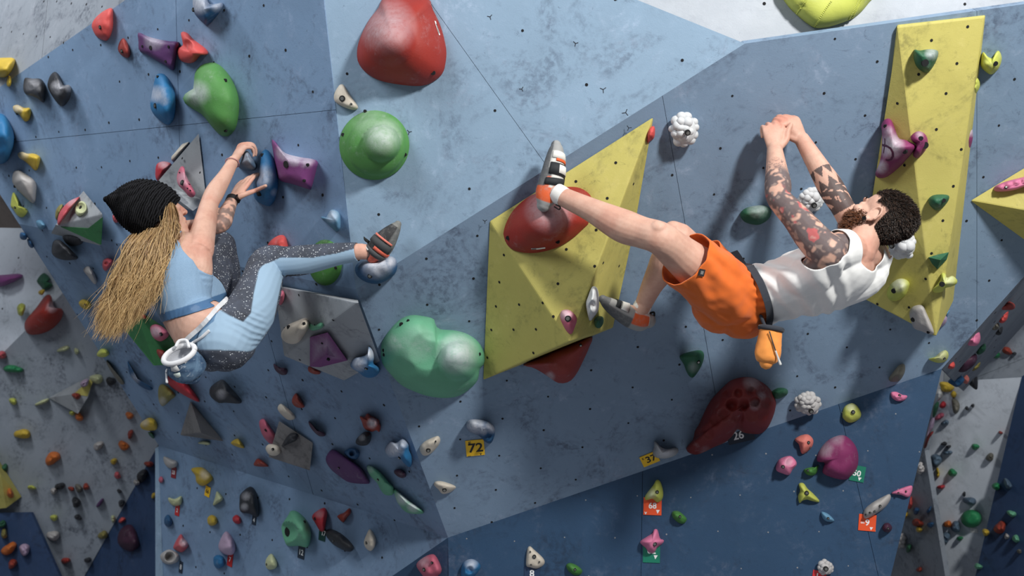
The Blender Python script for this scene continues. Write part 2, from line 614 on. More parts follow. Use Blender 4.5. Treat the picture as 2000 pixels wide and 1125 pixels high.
# 0 T top tip, 1 L left, 2 B bottom left, 3 C bottom right, 4 A apex
v1, v1p = ply_volume('wooden_volume', 'large yellow pyramid volume with a red dome on it under the bent leg', VY, F2,
    [(1276, 229, 0.004), (957, 432, 0.004), (944, 742, 0.004), (1197, 640, 0.004), (1112, 667, 0.34), (1240, 440, 0.004)],
    [(0, 1, 4), (1, 2, 4), (0, 4, 3, 5), (2, 3, 4)], holes=[(0, .15), (1, .14), (2, .2)])
V1F, V1L, V1R = v1p[0], v1p[1], Plane(F2.hit(1276, 229), F2.hit(1112, 667, .34), F2.hit(1197, 640))
v2, v2p = ply_volume('wooden_volume', 'tall tapering yellow volume rising behind the bearded climber', VY, F2,
    [(1752, 52, 0.02), (1923, 32, 0.02), (1828, 658, 0.30), (1674, 577, 0.004), (1752, 48, -0.003), (1925, 29, -0.003), (1862, 588, 0.004), (1738, 170, 0.004)],
    [(0, 1, 2), (0, 2, 3, 7), (1, 6, 2), (3, 2, 6), (0, 4, 5, 1), (0, 7, 4), (1, 5, 6)], holes=[(0, .15), (1, .16)])
V2F = v2p[0]
V2L = Plane(F2.hit(1752, 52, .02), F2.hit(1828, 658, .30), F2.hit(1674, 577, 0.004))
v3, v3p = ply_volume('wooden_volume', 'yellow wedge volume with a pink ribbed rail beside the tall volume', VY, F2,
    [(1896, 392, 0.004), (2110, 262, 0.004), (2120, 432, 0.22), (2100, 540, 0.004)], [(0, 1, 2), (0, 2, 3)], holes=[(0, .16), (1, .16)])
V3T, V3B = v3p
v5, v5p = ply_volume('wooden_volume', 'grey faceted volume carrying a cream hold and a purple pyramid', VGREY, F4B,
    [(536, 557, 0.01), (697, 591, 0.16), (555, 695, 0.09), (672, 743, 0.01), (742, 705, 0.004), (699, 586, 0.004)],
    [(0, 1, 2), (1, 3, 2), (1, 4, 3), (0, 5, 1)], holes=[(0, .17), (1, .17)])
V5T, V5B, V5R = v5p[0], v5p[1], v5p[2]
v6, v6p = ply_volume('wooden_volume', 'grey triangular volume with a speckled red crimp above the black beanie', VGREY, F4,
    [(388, 261, 0.01), (305, 358, 0.10), (377, 412, 0.14), (403, 392, 0.01), (320, 392, 0.004)], [(0, 1, 2, 3), (1, 4, 2)], holes=[(0, .2)])
V6T = v6p[0]
v7, v7p = ply_volume('wooden_volume', 'grey pyramid volume with a green lower side left of the beanie', VGREY, F4,
    [(163, 373, 0.01), (112, 440, 0.09), (197, 480, 0.05), (200, 418, 0.10), (100, 456, 0.004)], [(0, 1, 3), (1, 2, 3), (1, 4, 2)], holes=None)
V7T, V7B = v7p[0], v7p[1]
def add_face(root, name, pl, pts, mat, lab=None):
    """a separately painted board laid on a volume"""
    me = prism([pl.hit(u, v, 0.004) for u, v in pts], pl.n, 0.006)
    o = new_obj(name, me, mat, root)
    o.matrix_parent_inverse = Matrix.Translation(-root.location)
    if lab:
        o['label'] = lab
add_face(v7, 'painted_panel', v7p[1], [(118, 443), (196, 478), (199, 425), (172, 446)], VGREEN, 'green painted lower board')
v8, _ = ply_volume('wooden_volume', 'dark taupe triangular volume with green edges low on the left wall', VDGREY, F4B,
    [(372, 784, 0.01), (352, 850, 0.05), (437, 862, 0.01), (392, 845, 0.12)], [(0, 1, 3), (0, 3, 2), (1, 2, 3)])
v9, v9p = ply_volume('wooden_volume', 'taupe wedge volume with a black pocket and a cream disc hold', VDGREY, F4B,
    [(545, 822, 0.02), (611, 865, 0.01), (605, 919, 0.05), (524, 893, 0.10), (536, 884, 0.003), (603, 914, 0.003)], [(0, 1, 3), (1, 2, 3), (0, 3, 4), (3, 2, 5, 4)])
V9T = v9p[0]
v10, v10p = ply_volume('wooden_volume', 'dark green slab volume behind the long blond hair', VGREEN, F4B,
    [(232, 630, 0.05), (262, 600, 0.02), (345, 655, 0.04), (338, 712, 0.06), (300, 714, 0.12), (290, 700, 0.01)], [(0, 1, 2, 3, 4), (0, 4, 5)])
V10T = v10p[0]
PL.update({'v1f': V1F, 'v1l': V1L, 'v1r': V1R, 'v2f': V2F, 'v2l': V2L, 'v3t': V3T, 'v5t': V5T, 'v5b': V5B, 'v5r': V5R, 'v6': V6T, 'v7': V7T,
           'v7b': V7B, 'v9': V9T, 'v10': V10T})

# ------------------------------------------------------------------ climbing holds
def smooth_loop(pts, n):
    """closed Catmull-Rom resampling"""
    k = len(pts)
    A = np.array(pts, float)
    dens = 12
    out = []
    for i in range(k):
        p0, p1, p2, p3 = A[i - 1], A[i], A[(i + 1) % k], A[(i + 2) % k]
        for j in range(dens):
            t = j / dens
            out.append(0.5 * ((2 * p1) + (-p0 + p2) * t + (2 * p0 - 5 * p1 + 4 * p2 - p3) * t * t + (-p0 + 3 * p1 - 3 * p2 + p3) * t ** 3))
    out = np.array(out)
    seg = np.linalg.norm(np.roll(out, -1, 0) - out, axis=1)
    cum = np.concatenate([[0], np.cumsum(seg)])
    tt = np.linspace(0, cum[-1], n, endpoint=False)
    o2 = np.vstack([out, out[:1]])
    return np.stack([np.interp(tt, cum, o2[:, 0]), np.interp(tt, cum, o2[:, 1])], 1)

def centroid(A):
    x, y = A[:, 0], A[:, 1]
    x2, y2 = np.roll(x, -1), np.roll(y, -1)
    cr = x * y2 - x2 * y
    a = cr.sum() / 2
    return np.array([((x + x2) * cr).sum() / (6 * a), ((y + y2) * cr).sum() / (6 * a)])

def bolt(parent, pl, u, v, h, r=0.009, steel=True):
    """socket-head bolt in a dark counterbore"""
    c = pl.hit(u, v, h)
    bm = bmesh.new()
    M = Matrix((pl.x, pl.y, pl.n)).transposed().to_4x4()
    M.translation = c
    bmesh.ops.create_cone(bm, cap_ends=True, segments=14, radius1=r, radius2=r, depth=0.008, matrix=M @ Matrix.Translation((0, 0, 0.000)))
    o = new_obj('bolt_hole', bm_mesh(bm, False), M_BLACK, parent)
    o.matrix_parent_inverse = Matrix.Translation(-parent.location)
    if steel:
        bm = bmesh.new()
        bmesh.ops.create_cone(bm, cap_ends=True, segments=12, radius1=r * .66, radius2=r * .6, depth=0.010, matrix=M @ Matrix.Translation((0, 0, 0.001)))
        o = new_obj('bolt', bm_mesh(bm, False), M_STEEL, parent)
        o.matrix_parent_inverse = Matrix.Translation(-parent.location)

HOLDS = {}
def hold(name, label, mat, pk, crop, outline, h, peak=None, prof=2.0, flat=0.5, bolts=(), chalk=(), bumps=(), rough=0.10,
         facet=False, cat='climbing hold', group=None, n=None, rings=None, steel=True, tilt=0.0, face=False):
    """One bolt-on hold. The outline is its silhouette on the wall plane; it rises to height h (m) over the peak.
    prof: edge roundness; bumps: (x, y, radius, height m, exponent) knobs or pockets."""
    pl = PL[pk] if isinstance(pk, str) else pk
    pts = to_px(crop, parse(outline) if isinstance(outline, str) else outline)
    if face:      # a knob that stands out of a wall seen nearly edge-on
        cu_, cv_ = centroid(np.array(pts, float))
        p0 = pl.hit(cu_, cv_)
        vd = (CAM - p0).normalized()
        pl2 = Plane(p0, p0 + Vector((1, 0, 0)), p0 + Vector((0, 0, 1)))
        nn = (pl.n * .25 + vd).normalized()
        pl2.n = nn
        pl2.x = (Vector((1, 0, 0)) - nn * nn.x).normalized()
        pl2.y = nn.cross(pl2.x)
        pl = pl2
    k = 10.0 if crop == 'px' else {'e1': 7.03, 'e6': 6.25, 'e7': 8.03}.get(crop, 3.75)
    if facet:
        A = np.array(pts, float)
    else:
        A = smooth_loop(pts, n or 40)
    N = len(A)
    cen = np.array(to_px(crop, [peak])[0]) if peak is not None else centroid(A)
    R = rings or (2 if facet else 11)
    bl = []
    for b in bumps:
        bu, bv = to_px(crop, [b[:2]])[0]
        bl.append((bu, bv, b[2] / (k if crop != 'px' else 1), b[3], b[4] if len(b) > 4 else 2.0))
    cl = []
    for c in chalk:
        cu, cv = to_px(crop, [c[:2]])[0]
        cl.append((cu, cv, c[2] / (k if crop != 'px' else 1), c[3]))
    seed = abs(hash(label)) % 1000 if False else (len(label) * 37 + int(cen[0]) * 13 + int(cen[1]) * 7) % 1000
    size = np.sqrt(((A - cen) ** 2).sum(1)).mean()
    def height(s, u, v):
        if facet:
            e = (1 - s) ** 0.9
        else:
            e = max(0.0, 1 - s ** prof) ** flat
        hh = h * e
        if tilt:
            hh *= 1 + tilt * (cen[1] - v) / max(size, 1)
        for (bu, bv, br, bh, be) in bl:
            q = math.hypot(u - bu, v - bv) / br
            if q < 1:
                hh = max(min(hh, .005), hh + bh * (max(0, 1 - q * q)) ** (be / 2 if be else 1) * min(1, e * 3))
            
        if rough and not facet:
            z = mnoise.noise(Vector((u / size * 1.7 + seed, v / size * 1.7, seed * .37)))
            hh *= 1 + rough * z
        return hh
    V, ch, Fc = [], [], []
    def add(u, v, hh):
        V.append(pl.hit(u, v, hh))
        c = 0.0
        for (cu, cv, cr, cs) in cl:
            q = math.hypot(u - cu, v - cv) / cr
            c = max(c, .85 * cs * max(0.0, 1 - q * q) ** 1.1 if q < 1 else 0.0)
        ch.append(c)
    for (u, v) in A:
        add(u, v, -0.004)
    for i in range(R):
        s = (1.0 if i == 0 else (1 - i / R) ** 0.75) if not facet else (1.0 - 0.0 * i if i == 0 else 0.42)
        if facet and i == 0:
            for (u, v) in A:
                add(u, v, 0.012 + h * 0.10)
            continue
        for (u, v) in A:
            uu, vv = cen[0] + (u - cen[0]) * s, cen[1] + (v - cen[1]) * s
            add(uu, vv, height(s, uu, vv) if i else 0.006)
    add(cen[0], cen[1], height(0, cen[0], cen[1]))
    for i in range(R):
        for j in range(N):
            q = (j + 1) % N
            Fc.append((i * N + j, i * N + q, (i + 1) * N + q, (i + 1) * N + j))
    t = len(V) - 1
    for j in range(N):
        Fc.append((R * N + j, R * N + (j + 1) % N, t))
    root = empty(name, pl.hit(cen[0], cen[1], 0))
    inv = Matrix.Translation(-root.location)
    me = mesh_from(V, Fc, smooth=not facet)
    bm = bmesh.new()
    bm.from_mesh(me)
    bmesh.ops.recalc_face_normals(bm, faces=bm.faces)
    bm.to_mesh(me)
    bm.free()
    fattr(me, 'chalk', ch)
    if isinstance(mat, str):
        mat = HM[mat]
    if bolts:
        o = new_obj('body', me, mat, root)
        o.matrix_parent_inverse = inv
        for b in bolts:
            bu, bv = to_px(crop, [b[:2]])[0]
            # find the local surface height along the ray by matching s
            d = np.array([bu, bv]) - cen
            ang = np.arctan2(A[:, 1] - cen[1], A[:, 0] - cen[0])
            j = int(np.argmin(np.abs(np.angle(np.exp(1j * (ang - math.atan2(d[1], d[0])))))))
            s = min(0.98, np.hypot(*d) / max(1e-6, np.hypot(*(A[j] - cen))))
            big = len(b) > 2 and b[2]
            bolt(root, pl, bu, bv, height(s, bu, bv) + 0.0005, 0.0095 if not big else big, steel)
        res = root
    else:
        # single-mesh hold: the mesh object is the thing itself
        loc = root.location.copy()
        bpy.data.objects.remove(root)
        me.transform(Matrix.Translation(-loc))
        res = new_obj(name, me, mat)
        res.location = loc
    tag(res, label, cat, group)
    return res

def mute(c, s=.90, g=.90):
    m = sum(c) / 3
    return tuple(int((m + (x - m) * s) * g) for x in c)
HM = {k: hold_mat(k, mute(c)) for k, c in {
    'coral': (240, 84, 80), 'brick': (168, 58, 50), 'plum': (98, 52, 112), 'purple': (136, 62, 132), 'magenta': (148, 44, 104),
    'blue': (34, 122, 182), 'navyblue': (30, 90, 140), 'slate': (92, 118, 142), 'paleblue': (110, 168, 206), 'green': (92, 164, 78),
    'dkgreen': (38, 104, 70), 'grass': (74, 142, 58), 'mint': (112, 194, 150), 'black': (44, 46, 52), 'yellow': (226, 190, 52),
    'lime': (214, 222, 92), 'cream': (232, 220, 200), 'white': (226, 228, 230), 'grey': (176, 178, 180), 'red': (178, 46, 34),
    'darkred': (128, 28, 26), 'pink': (244, 128, 172), 'rose': (222, 104, 130), 'orange': (232, 118, 40), 'scarlet': (216, 44, 58),
    'pinkred': (226, 90, 100), 'lilac': (206, 176, 206), 'grime': (120, 116, 104), 'olive': (150, 140, 70), 'emerald': (38, 150, 90),
    'palelime': (220, 226, 170), 'salmon': (240, 128, 116), 'rust': (172, 60, 40), 'stone': (196, 192, 188), 'deepplum': (74, 36, 62)}.items()}
H = hold
N_ = 'climbing_hold'
# --- left wall, upper
H(N_, 'coral red teardrop hold near the grey ply panel edge', 'coral', '4', 'a1', '820,60 828,130 825,210 800,280 770,298 710,270 680,220 672,180 700,130 760,80', .07, peak=(740,190), bolts=[(735,200)])
H(N_, 'small brick red drop-shaped hold beside the purple slab hold', 'brick', '4', 'a1', '905,280 930,310 952,370 950,410 930,424 890,405 865,370 865,340 880,300', .045, bolts=[(895,375)])
H(N_, 'dark purple slab hold touching a red horn hold', 'plum', '4', 'a1', '1012,238 1080,265 1150,285 1230,300 1310,308 1303,350 1300,380 1285,450 1268,518 1210,480 1140,440 1075,400 1020,370 1014,300', .06, prof=6, flat=.6, bolts=[(1105,350),(1237,343,.006),(1215,450,.006),(1045,340,.006)], chalk=[(1130,290,90,.5)], steel=False)
H(N_, 'glossy red horn hold curling beside the purple slab', 'coral', '4', 'a1', '1325,240 1370,240 1420,290 1500,350 1525,385 1510,405 1470,405 1430,450 1380,463 1320,440 1295,380 1310,345 1340,330', .09, peak=(1400,390), bumps=[(1370,330,45,-.03)])
H(N_, 'blue crescent hold with chalky hollow at the top of the left wall', 'navyblue', '4', 'a1', '1420,-40 1415,70 1440,120 1490,170 1515,185 1560,150 1610,90 1635,40 1625,18 1580,28 1530,25 1500,-40', .10, peak=(1490,70), chalk=[(1460,20,100,.8),(1590,40,60,.6)], bolts=[(1420,72)])
H(N_, 'blue teardrop hold with chalk streaks left of the green blob', 'blue', '4', 'a1', '1160,540 1205,545 1250,600 1280,680 1288,760 1280,850 1255,900 1225,915 1180,890 1120,830 1100,770 1110,700 1125,620 1140,560', .10, peak=(1190,760), bolts=[(1140,775,.012),(1155,562,.006)], chalk=[(1150,690,75,.75),(1200,740,40,.5)])
H(N_, 'big green heart-like sloper hold above the reaching hand', 'green', '4', 'a1', '1540,458 1600,470 1670,540 1725,640 1750,740 1745,860 1720,950 1665,1000 1600,980 1530,900 1480,840 1400,790 1350,750 1340,710 1370,675 1415,650 1420,600 1430,530 1470,480', .15, peak=(1440,690), prof=2.4, bolts=[(1650,590,.008),(1652,955,.008)], chalk=[(1440,680,110,.75)], steel=False)
H(N_, 'black rounded hold, the squarer one of a pair', 'black', '4', 'a1', '185,570 240,575 290,575 320,600 332,660 330,730 315,752 280,725 240,705 190,690 172,660 172,610', .09, chalk=[(240,630,70,.35)])
H(N_, 'black notched hold, the pointed one of a pair', 'black', '4', 'a1', '400,525 430,545 450,590 465,625 500,620 520,640 518,700 490,755 455,778 420,755 380,700 350,640 350,600 370,550', .09, chalk=[(420,640,60,.6),(500,640,40,.4)])
H(N_, 'yellow rounded hold on the grey ply panel', 'yellow', 't', 'a1', '-60,440 60,422 105,430 110,455 90,510 50,560 0,565 -60,540', .09)
H(N_, 'small yellow drip hold under the yellow rounded hold', 'yellow', 't', 'a1', '62,555 78,565 84,600 75,632 55,632 48,605', .03)
H(N_, 'small yellow wedge hold above the blue boulder hold', 'yellow', '4', 'a1', '95,780 130,768 180,790 215,790 228,815 220,860 200,888 175,885 140,840 105,820', .05, chalk=[(130,790,50,.6)], bolts=[(125,832,.007)], steel=False)
H(N_, 'large blue boulder hold at the far edge of the left wall', 'blue', '4', 'a1', '-70,840 15,835 60,875 95,950 105,1020 90,1100 40,1190 -60,1180 -110,1000', .16, prof=2.5)
H(N_, 'yellow beak hold over the grey boulder hold', 'yellow', '4', 'a2', '130,75 160,62 200,75 250,75 290,95 295,120 275,190 250,195 220,165 180,130 140,105', .07, chalk=[(160,75,60,.5)], peak=(250,110))
H(N_, 'pale grey boulder hold with one bolt hole', 'stone', '4', 'a2', '120,195 160,205 240,260 265,300 265,360 250,440 190,400 120,330 90,280 95,220', .11, peak=(160,270), bolts=[(108,315,.008)], steel=False)
H(N_, 'lime hooked hold at the wall edge', 'lime', '4', 'a2', '95,360 130,400 150,455 195,480 200,505 170,540 130,530 95,480 78,455', .06, bolts=[(112,470,.007)])
H(N_, 'tiny pale blue hold near the grey and green pyramid', 'paleblue', '4', 'a2', '265,570 300,562 330,590 335,610 300,630 275,610', .04)
H(N_, 'blue knob on the wall edge under the lime hook', 'navyblue', '5', 'a2', '150,655 180,655 200,680 190,705 160,705 145,685', .04)
H(N_, 'blue drop on the wall edge above the far red cone', 'navyblue', '5', 'a2', '200,700 230,720 245,760 225,765 205,740', .03)
H(N_, 'red half-round hold on the grey and green pyramid', 'pinkred', 'v7', 'a2', '430,600 420,570 440,500 500,430 570,395 580,400 520,480 460,560', .05, chalk=[(520,420,50,.5)])
H(N_, 'pale lime ring hold on the grey and green pyramid', 'palelime', 'v7', 'a2', '550,500 552,460 580,428 610,425 632,450 632,490 605,525 570,530', .035, bumps=[(592,470,38,-.03)], bolts=[(592,470,.010)], steel=False)
H(N_, 'olive hold peeking out behind the red half-round', 'olive', '4', 'a2', '410,490 440,450 462,455 440,530 420,560 405,545', .05)
H(N_, 'black mushroom hold under the green pyramid side', 'black', '5', 'a2', '460,668 560,668 610,700 600,734 540,752 480,728', .06)
H(N_, 'matt black boot-shaped hold under the mushroom hold', 'black', '5', 'a2', '390,720 430,705 480,740 540,800 565,830 560,850 470,855 400,830 378,790', .10, prof=3)
H(N_, 'off-white slim hold tucked behind the grey triangle', 'cream', '4', 'a2', '1255,100 1280,70 1330,10 1350,0 1385,-10 1350,40 1300,100 1262,128', .05)
H(N_, 'pinkish red hold tucked behind the grey triangle', 'scarlet', '4', 'a2', '1145,160 1180,135 1220,135 1255,155 1220,210 1160,275 1138,240', .07, chalk=[(1200,150,50,.5)])
H(N_, 'speckled red crimp hold bolted to the grey triangle', 'rose', 'v6', 'a2', '1325,170 1350,175 1358,220 1380,270 1420,340 1432,370 1415,395 1385,390 1350,350 1310,310 1295,270 1300,220', .05, bolts=[(1337,288,.012),(1318,215,.003),(1375,330,.003),(1395,345,.003),(1385,300,.003)], chalk=[(1340,260,60,.45)])
H(N_, 'purple sliver of a hold under the grey triangle', 'plum', '4', 'a2', '1295,415 1380,455 1340,470 1300,440', .03)
H(N_, 'little red knob peeking out beside the beanie', 'pinkred', '4', 'a2', '830,520 862,540 866,575 838,578 824,548', .05)
H(N_, 'red ring-shaped hold half hidden by the blond hair', 'pinkred', '5', 'a2', '755,860 790,840 830,860 810,900 775,935 752,910', .06, bumps=[(780,880,18,-.02)])
H(N_, 'off-white slim hold left of the blond hair', 'stone', '5', 'a2', '610,925 650,900 690,950 710,1010 690,1030 640,970', .06)
H(N_, 'slate blue pinch hold gripped by the bracelet hand', 'slate', '4', 'e1', '400,250 450,245 500,320 555,420 565,480 520,515 400,500 310,450 335,400 365,320', .13, peak=(450,350), prof=2.2, chalk=[(450,330,110,.4)])
H(N_, 'long blue teardrop hold pinched by the hand with the watch', 'blue', '4', 'e1', '690,222 730,240 790,320 840,450 865,600 865,750 830,900 780,980 730,1005 640,970 570,930 530,850 530,760 525,690 570,620 600,540 620,400 630,300 650,250', .09, peak=(660,680), bolts=[(648,300,.007),(605,825,.013)], chalk=[(660,600,190,.6),(815,815,60,.5)], steel=False)
H(N_, 'magenta sail-shaped hold with a chalky top edge', 'purple', '4', 'px', '531,272 544,285 557,299 587,307 608,310 621,315 620,323 608,368 602,369 573,360 546,352 540,333 535,307', .10, peak=(572,328), prof=5, flat=.7, bolts=[(559,321,.014),(601,322,.006),(594,353,.006)], chalk=[(575,302,26,.9),(556,297,20,.8),(600,312,18,.6)], steel=False)
H(N_, 'small chalky blue fish-head hold near the wall corner', 'paleblue', '4', 'b2', '620,490 660,490 690,520 695,600 685,635 660,643 610,600 580,570 550,545 560,535 585,545', .08, chalk=[(630,530,60,.6)])
H(N_, 'bright red hold peeking out over the patterned knee', 'coral', '4', 'b2', '160,745 190,705 240,675 280,675 300,710 300,790 160,790', .06)
H(N_, 'green disc hold crossed by the patterned leg', 'grass', '4', 'px', [(635 + 33 * math.cos(a * .5236), 513 + 45 * math.sin(a * .5236)) for a in range(12)], .02, prof=6, bolts=[(614,480,.006),(656,523,.006)], steel=False)
H(N_, 'blue and chalk-white foot hold under the climbing shoe', 'navyblue', '1', 'b2', '800,910 830,870 900,850 1000,850 1060,825 1100,850 1110,900 1090,960 1020,1010 960,1030 890,1020 830,985 805,950', .13, peak=(950,900), bolts=[(910,972)], chalk=[(960,870,140,1.0),(1060,860,60,.9)])
H(N_, 'cream triangular crimp hold above the green dome', 'cream', '1', 'b1', '695,617 720,625 760,690 820,775 815,800 780,805 720,785 660,750 645,715 655,670 680,630', .04, prof=4, bolts=[(708,722,.012),(773,762,.004)])
# --- upper wall
g = H(N_, 'round green dome hold with a ball-like knob', 'green', '1', 'px', [(731 + 68.5 * math.cos(a * .3927), 283.5 + 68 * math.sin(a * .3927)) for a in range(16)], .075, peak=(738,282), prof=3.2, flat=.8, n=64, rings=26, rough=.02,
      bumps=[(735,286,57,.024,.35),(745,280,37,.080,1.0)], chalk=[(748,266,42,.62),(725,240,40,.25)], bolts=[(670,263,.007),(713,217,.006),(791,302,.007)], steel=False)
r_top = H(N_, 'huge red mushroom sloper hold on the upper wall', 'red', '1', 'b1', '1030,-20 1315,-20 1370,70 1430,200 1467,350 1465,450 1440,540 1370,600 1290,628 1170,625 1000,595 890,540 825,460 815,370 840,270 900,150 970,60', .17, peak=(1080,280), prof=2.2, flat=.75, n=64, rings=24, rough=.04,
      bumps=[(1050,300,190,.06,2)], chalk=[(1040,190,230,.42)], bolts=[(1372,533,.009)], steel=False)
H(N_, 'dented mint green sloper hold with a chalky knob', 'mint', '2', 'b3', '990,470 1000,400 1060,310 1130,240 1210,208 1300,215 1375,235 1390,275 1420,310 1530,320 1620,345 1700,400 1745,480 1748,560 1715,600 1700,680 1650,740 1560,800 1450,815 1330,800 1230,765 1140,720 1060,640 1000,560', .14, peak=(1400,540), prof=2.8, flat=.6, n=72, rings=28, rough=.04,
      bumps=[(1560,545,150,.085,1.2),(1330,470,140,-.018,2),(1380,290,110,-.02,2),(1180,600,60,-.006,2),(1130,560,50,-.006,2)], chalk=[(1550,490,170,.85),(1250,420,160,.22),(1090,420,90,.25)],
      bolts=[(1140,277,.009),(1190,250,.006),(1010,465,.006),(1013,498,.006),(1712,493,.006)], steel=False)
H(N_, 'small orange red hold on the tip of the big yellow volume', 'coral', '2', 'c1', '1140,980 1160,935 1190,925 1198,960 1190,1010 1160,1035 1140,1050', .05)
rv = H(N_, 'wide red dome hold bolted to the big yellow volume', 'red', 'v1f', 'c2', '205,690 200,650 225,570 280,480 370,400 440,365 560,330 700,318 780,335 840,385 845,440 830,570 790,620 700,700 600,760 480,795 380,803 280,785 225,740', .12, peak=(500,540), prof=2.2, flat=.8, n=64, rings=22, rough=.03,
      bumps=[(480,560,190,.04,2)], chalk=[(540,480,200,.45)], bolts=[(233,693,.008),(597,720,.008)], steel=False)
H(N_, 'red crackle-patterned hold low on the big yellow volume', 'rose', 'v1f', 'c3', '640,170 680,170 720,200 738,240 725,290 700,345 670,335 640,290 615,230 620,185', .05, bolts=[(673,234,.012)], chalk=[(660,200,60,.7)])
H(N_, 'crumpled white hold under the dangling shoe', 'white', 'v1r', 'c3', '850,0 885,10 900,80 895,170 850,240 825,240 805,130 820,70', .09, rough=.35, peak=(850,110))
H(N_, 'tiny dark green hold under the crumpled white hold', 'dkgreen', 'v1r', 'c3', '870,235 900,215 930,225 932,265 910,300 880,300 865,270', .05)
H(N_, 'red beak sloper sticking out below the big yellow volume', 'brick', '2', 'c3', '345,575 430,530 600,450 840,365 825,450 790,530 740,630 690,690 630,708 580,695 500,640 420,595', .15, peak=(640,560), prof=2.6, chalk=[(540,655,40,.6)], bolts=[(765,428,.006)])
H(N_, 'small green shield-shaped hold under the orange shorts', 'dkgreen', '2', 'c3', '1490,510 1550,480 1640,465 1670,500 1650,580 1590,665 1550,640 1520,570', .08, peak=(1600,520), bolts=[(1627,550,.008)], chalk=[(1590,590,50,.3)])
red_big = H(N_, 'giant dark red honeycomb hold over the navy edge', 'darkred', '2', 'e6', '62,980 90,930 150,860 170,760 220,680 300,500 370,380 450,290 540,200 620,140 750,105 880,110 980,160 1060,220 1120,300 1160,400 1150,500 1120,600 1060,720 980,790 880,800 760,780 690,740 620,830 540,900 400,960 280,1020 180,1050 100,1030', .20, peak=(780,430), prof=2.4, flat=.6, n=90, rings=40, rough=.05,
      bumps=[(625,440,85,-.035),(770,440,80,-.035),(985,280,70,-.03),(850,270,60,-.028),(700,300,60,-.022),(900,400,70,-.03),(1040,420,60,-.028),(700,590,80,-.025),(860,560,90,-.025),(520,560,80,-.02),(420,640,70,-.02),(1000,560,70,-.02),(340,800,70,-.02),(560,320,50,-.02)],
      chalk=[(860,170,120,.35),(990,330,60,.3),(900,450,80,.25),(300,1010,80,.15)])
H(N_, 'dark green oval hold beside the giant red honeycomb', 'dkgreen', '2', 'e6', '1100,290 1170,240 1250,235 1300,260 1300,310 1240,350 1180,370 1130,350', .06)
H(N_, 'green and white horn hold with a yellow number tag', 'grey', '2', 'c4', '1195,135 1240,180 1290,195 1350,185 1370,210 1340,245 1270,265 1200,255 1180,220 1190,180', .09, chalk=[(1270,200,90,.7)], peak=(1250,225))
H(N_, 'blue hold with chalk-white rim and a deep pocket', 'navyblue', '2', 'b4', '1610,20 1640,-20 1720,-20 1790,0 1825,50 1815,120 1790,155 1750,140 1710,100 1640,70', .11, peak=(1720,30), bumps=[(1765,92,42,-.05,1.5)], chalk=[(1680,10,90,.95),(1800,30,60,.8),(1740,60,40,.8)])
H(N_, 'cream crimp hold left of the yellow seventy-two tag', 'cream', '2', 'b4', '1410,100 1425,130 1410,170 1360,225 1310,245 1280,220 1275,180 1310,140 1370,110', .045, bolts=[(1337,203,.010),(1390,140,.004)])
H(N_, 'cream spoon-shaped hold near the navy corner', 'cream', '2', 'b4', '1385,435 1430,430 1500,450 1538,470 1530,490 1490,515 1440,523 1410,490 1380,460', .045, bolts=[(1455,493,.010)])
H(N_, 'dark green bowl hold left of the tattooed arm', 'dkgreen', '2', 'px', '1446,416 1460,405 1490,401 1506,409 1502,427 1482,439 1460,436 1449,428', .08, chalk=[(1480,406,24,.4)], peak=(1478,418))
H(N_, 'lime cup hold right of the tall yellow volume', 'lime', '2', 'd1', '1575,380 1610,415 1645,425 1670,380 1695,375 1712,430 1690,500 1640,545 1600,530 1560,490 1555,450', .07, bolts=[(1665,465,.009)], peak=(1635,470), steel=False)
H(N_, 'lime knob peeking out behind the tall yellow volume', 'lime', '2', 'd1', '1525,560 1550,590 1550,640 1520,690 1495,690 1500,620', .06)
H(N_, 'magenta chalky hold peeking out behind the tall yellow volume', 'magenta', '2', 'd1', '1465,930 1495,945 1500,1010 1482,1080 1445,1125 1440,1000', .06, chalk=[(1490,960,50,.7)])
H(N_, 'lime crescent hold close to the right wall edge', 'lime', '2', 'd3', '1175,530 1220,515 1260,480 1300,465 1322,490 1315,530 1280,555 1230,555', .06, chalk=[(1270,500,60,.5)], bolts=[(1290,525,.006)])
H(N_, 'faded grey hold just above the navy panel', 'grime', '2', 'd3', '885,670 920,620 960,575 1000,570 1000,630 960,690 900,695', .05)
H(N_, 'pale pink hold peeking out behind the tip of the tall volume', 'lilac', '2', 'd3', '1245,295 1255,200 1290,185 1312,230 1295,275', .06)
H(N_, 'little pale blue spike at the tip of the tall volume', 'paleblue', '2', 'd3', '1300,190 1330,172 1325,195 1308,225', .03)
# --- on the tall yellow volume
H(N_, 'dark green cup hold at the top of the tall volume', 'dkgreen', 'v2f', 'd1', '1070,365 1110,370 1180,360 1240,370 1245,410 1220,470 1180,525 1140,528 1090,490 1068,430', .08, peak=(1155,430), bolts=[(1150,460,.013)], chalk=[(1200,390,60,.55)], steel=False)
H(N_, 'green rounded hold half way down the tall volume', 'dkgreen', 'v2f', 'd2', '1180,400 1220,377 1300,375 1328,390 1315,430 1270,480 1230,490 1190,460 1175,425', .07, bolts=[(1285,418,.008)], steel=False)
H(N_, 'green faceted wedge hold below the rounded green one', 'dkgreen', 'v2f', 'd2', '1175,835 1240,815 1325,797 1310,850 1240,922 1200,880', .06, facet=True, peak=(1262,855))
H(N_, 'lime hold with a yellow spot and grey chalk', 'lime', 'v2l', 'd2', '875,1080 900,1030 950,995 1000,993 1035,1020 1030,1060 1000,1120 940,1155 890,1145 870,1110', .08, chalk=[(960,1030,70,.7)], bolts=[(922,1080,.010)], steel=False)
